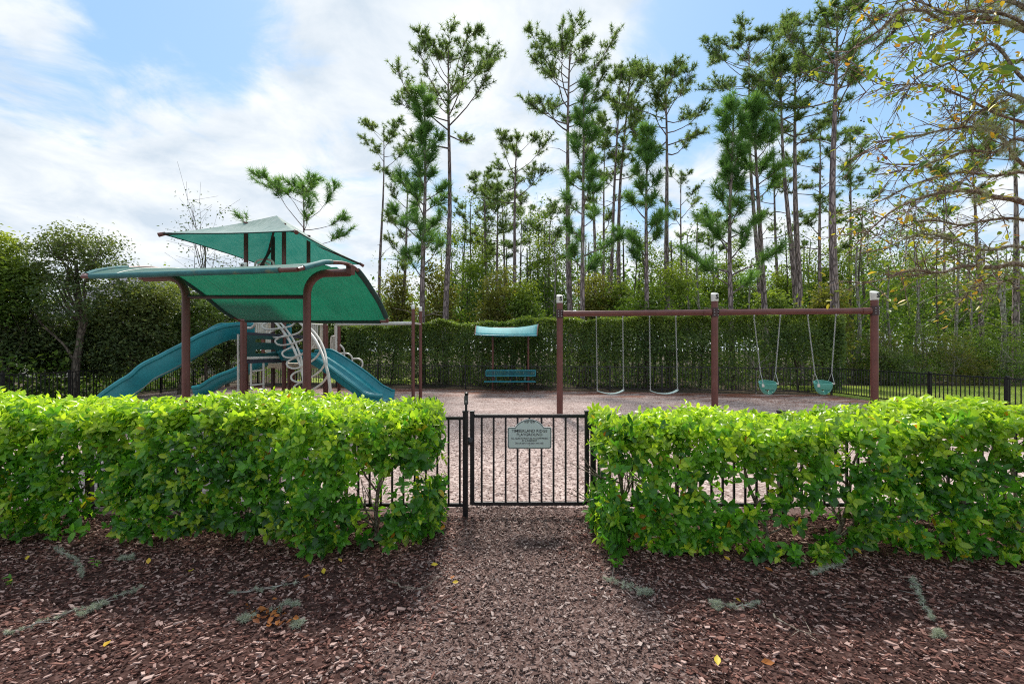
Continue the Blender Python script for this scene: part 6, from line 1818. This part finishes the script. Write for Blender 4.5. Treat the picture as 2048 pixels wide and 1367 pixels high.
TWIGS = [((10, 1268), (150, 1222), (280, 1176), 'long fallen twig with pale lichen on the left mulch', .75), ((162, 1226), (190, 1214), (216, 1204), 'short lichened twig beside the long one on the left mulch', .8),
         ((462, 1184), (530, 1178), (600, 1164), 'thin pale fallen twig on the left mulch before the hedge', .35), ((770, 1162), (840, 1178), (876, 1152), 'forked bare twig at the left edge of the path', .08),
         ((110, 1098), (150, 1118), (164, 1152), 'grey lichen covered twig under the far left hedge', .9), ((1212, 1156), (1255, 1172), (1292, 1186), 'lichen crusted twig at the right edge of the path', .95),
         ((1622, 1146), (1660, 1134), (1694, 1118), 'lichen crusted twig under the middle of the right hedge', .9), ((1826, 1156), (1838, 1190), (1862, 1236), 'lichen crusted twig lying endways on the far right mulch', .95),
         ((1438, 1208), (1470, 1214), (1518, 1206), 'small lichen flecked twig on the mulch right of the path', .6), ((1546, 1232), (1600, 1262), (1640, 1268), 'thin reddish twig on the right mulch', .1)]
for k, (a, b, c, lab, li) in enumerate(TWIGS):
    r = np.random.default_rng(60 + k); pts = catmull([gp(*a), gp(*b), gp(*c)], 8)
    pts = [p + Vector((r.normal(0, .006), r.normal(0, .006), abs(r.normal(0, .006)))) for p in pts]
    root = thing('fallen_twig', lab, 'twig', pts[0], 'fallen twigs on the mulch')
    m = MB(); m.tube(pts, [.0055 - .00025 * i for i in range(len(pts))], 5)
    for s in range(4):
        q = pts[int(r.integers(3, len(pts) - 1))]; m.tube([q, q + Vector((r.normal(0, .06), r.normal(0, .06), abs(r.normal(0, .015))))], [.003, .001], 4)
    m.build('stem', M['pale_bark' if li > .3 else 'twig_bark'], root)
    if li > .15:
        cc = np.array([tuple(p) for p in pts for _ in range(2) if r.random() < li]) 
        cc = cc + r.normal(size=cc.shape) * np.array([.008, .008, .004]); cc[:, 2] = np.maximum(cc[:, 2], .012)
        me = needles_mesh('lichen', cc, np.tile([0, 0, .6], (len(cc), 1)), np.full(len(cc), .024), 46, .0020, .85, M['ground_lichen'], r.random(len(cc)), r, along=.01); link('lichen', me, root)['kind'] = 'stuff'
for k, (px, py, sz, lab) in enumerate(((248, 1116, 10, 'pale lichen tuft on the mulch under the left hedge'), (566, 1212, 15, 'large pale lichen tuft beside the orange leaves'), (496, 1234, 9, 'small lichen tuft left of the orange leaves'),
                                       (592, 1246, 8, 'small lichen tuft right below the orange leaves'), (1432, 1208, 8, 'small lichen tuft on the mulch right of the path'), (1290, 1183, 9, 'lichen tuft at the end of the crusted path twig'), (1878, 1268, 6, 'tiny lichen tuft on the far right mulch'))):
    r = np.random.default_rng(160 + k); c = gp(px, py, .025); s = sz / FPX * c.y
    cc = np.array(c) + r.normal(size=(16, 3)) * np.array([s * .8, s * .6, .008]); cc[:, 2] = np.maximum(cc[:, 2], .015)
    me = needles_mesh('lichen_tuft', cc, np.tile([0, 0, .7], (16, 1)), np.full(16, .030), 60, .0022, .8, M['ground_lichen'], r.random(16), r, along=.01)
    tag(link('lichen_tuft', me), lab, 'lichen', 'lichen tufts on the mulch')
LV = [('yellow', (18, 1160), 'curled yellow leaf at the left edge of the mulch'), ('yellow', (53, 1119), 'yellow leaf under the left end of the left hedge'), ('yellow', (383, 1139), 'bright yellow leaf on the left mulch'),
      ('yellow', (296, 1127), 'cream yellow leaf on the mulch left of the bright yellow one'), ('yellow', (683, 1123), 'pale yellow leaf just under the left hedge end'), ('yellow', (648, 1147), 'cream leaf on the mulch left of the path'),
      ('orange', (902, 1157), 'orange red leaf at the left edge of the path'), ('yellow', (917, 1162), 'pale yellow leaf beside the orange one on the path'), ('yellow', (862, 1128), 'small yellow leaf beside the path by the left hedge'),
      ('orange', (1390, 1104), 'brown orange leaf under the right hedge'), ('yellow', (1461, 1120), 'yellow brown leaf on the mulch below the right hedge'), ('yellow', (1470, 1194), 'small bright yellow leaf on the right mulch'),
      ('orange', (1546, 1142), 'orange brown leaf beside a pale wood chip on the right mulch'), ('yellow', (1436, 1330), 'yellow leaf low on the right mulch near the path'), ('orange', (1522, 1322), 'curled brown orange leaf low on the right mulch'),
      ('orange', (1178, 1063), 'red brown leaf by the gate hinge post'), ('yellow', (219, 1280), 'small yellow leaf on the lower left mulch'), ('orange', (620, 1150), 'orange leaf on the mulch below the left hedge middle')]
for k, (ck, pp, lab) in enumerate(LV):
    r = np.random.default_rng(260 + k); c = gp(pp[0], pp[1], .034); a = r.random() * 6.28
    me = leaves_mesh('fallen_leaf', np.array([tuple(c)]), np.array([[math.cos(a), math.sin(a), r.normal(0, .15)]]), np.array([[r.normal(0, .3), -.35, 1.]]), np.array([r.uniform(.045, .065)]), .62, M['fallen' if ck == 'yellow' else 'fallen_orange'], np.array([r.uniform(.55, 1)]), None, fold=.22, droop=-.2, smooth=True)
    tag(link('fallen_leaf', me), lab, 'leaf', 'single leaves lying on the mulch')
r = np.random.default_rng(333); n = 34
C = np.array([tuple(gp(540 + r.normal(0, 22), 1222 + r.normal(0, 11), .03 + .02 * r.random())) for _ in range(n)]); an = r.random(n) * 6.28
me = leaves_mesh('dead_leaves', C, np.stack([np.cos(an), np.sin(an), r.normal(0, .35, n)], 1), np.stack([r.normal(0, .5, n), np.full(n, -.3), np.ones(n)], 1), r.uniform(.03, .058, n), .6, M['fallen_orange'], r.random(n), None, fold=.3, droop=-.2, smooth=True)
tag(link('dead_leaves', me), 'small heap of dead orange brown leaves between lichen tufts on the left mulch', kind='stuff')
for k, (px, py, lab) in enumerate(((24, 1172, 'tiny green weed sprouting at the left edge of the mulch'), (190, 1135, 'tiny green weed sprouting on the left mulch'), (636, 1114, 'tiny green weed under the left hedge'), (1235, 1140, 'small leafy hedge shoot lying low beside the path'))):
    r = np.random.default_rng(360 + k); c = gp(px, py, .01); n = 6 if k < 3 else 16
    root = thing('weed', lab, 'weed', c)
    st = MB(); st.tube([c, c + Vector((.005, 0, .06))], [.002, .0012], 5); st.build('stem', M['twig_bark'], root)
    C = np.array(c) + np.stack([r.normal(0, .02 if k == 3 else .004, n), r.normal(0, .02 if k == 3 else .004, n), r.uniform(.02, .08, n)], 1)
    me = leaves_mesh('foliage', C, r.normal(size=(n, 3)) * np.array([1, 1, .3]) + np.array([0, 0, .5]), np.tile([0, -.3, 1.], (n, 1)), r.uniform(.03, .055, n), .35 if k < 3 else .6, M['hedge_leaf'], r.uniform(.4, .9, n), np.zeros(n), smooth=True)
    link('foliage', me, root)['kind'] = 'stuff'
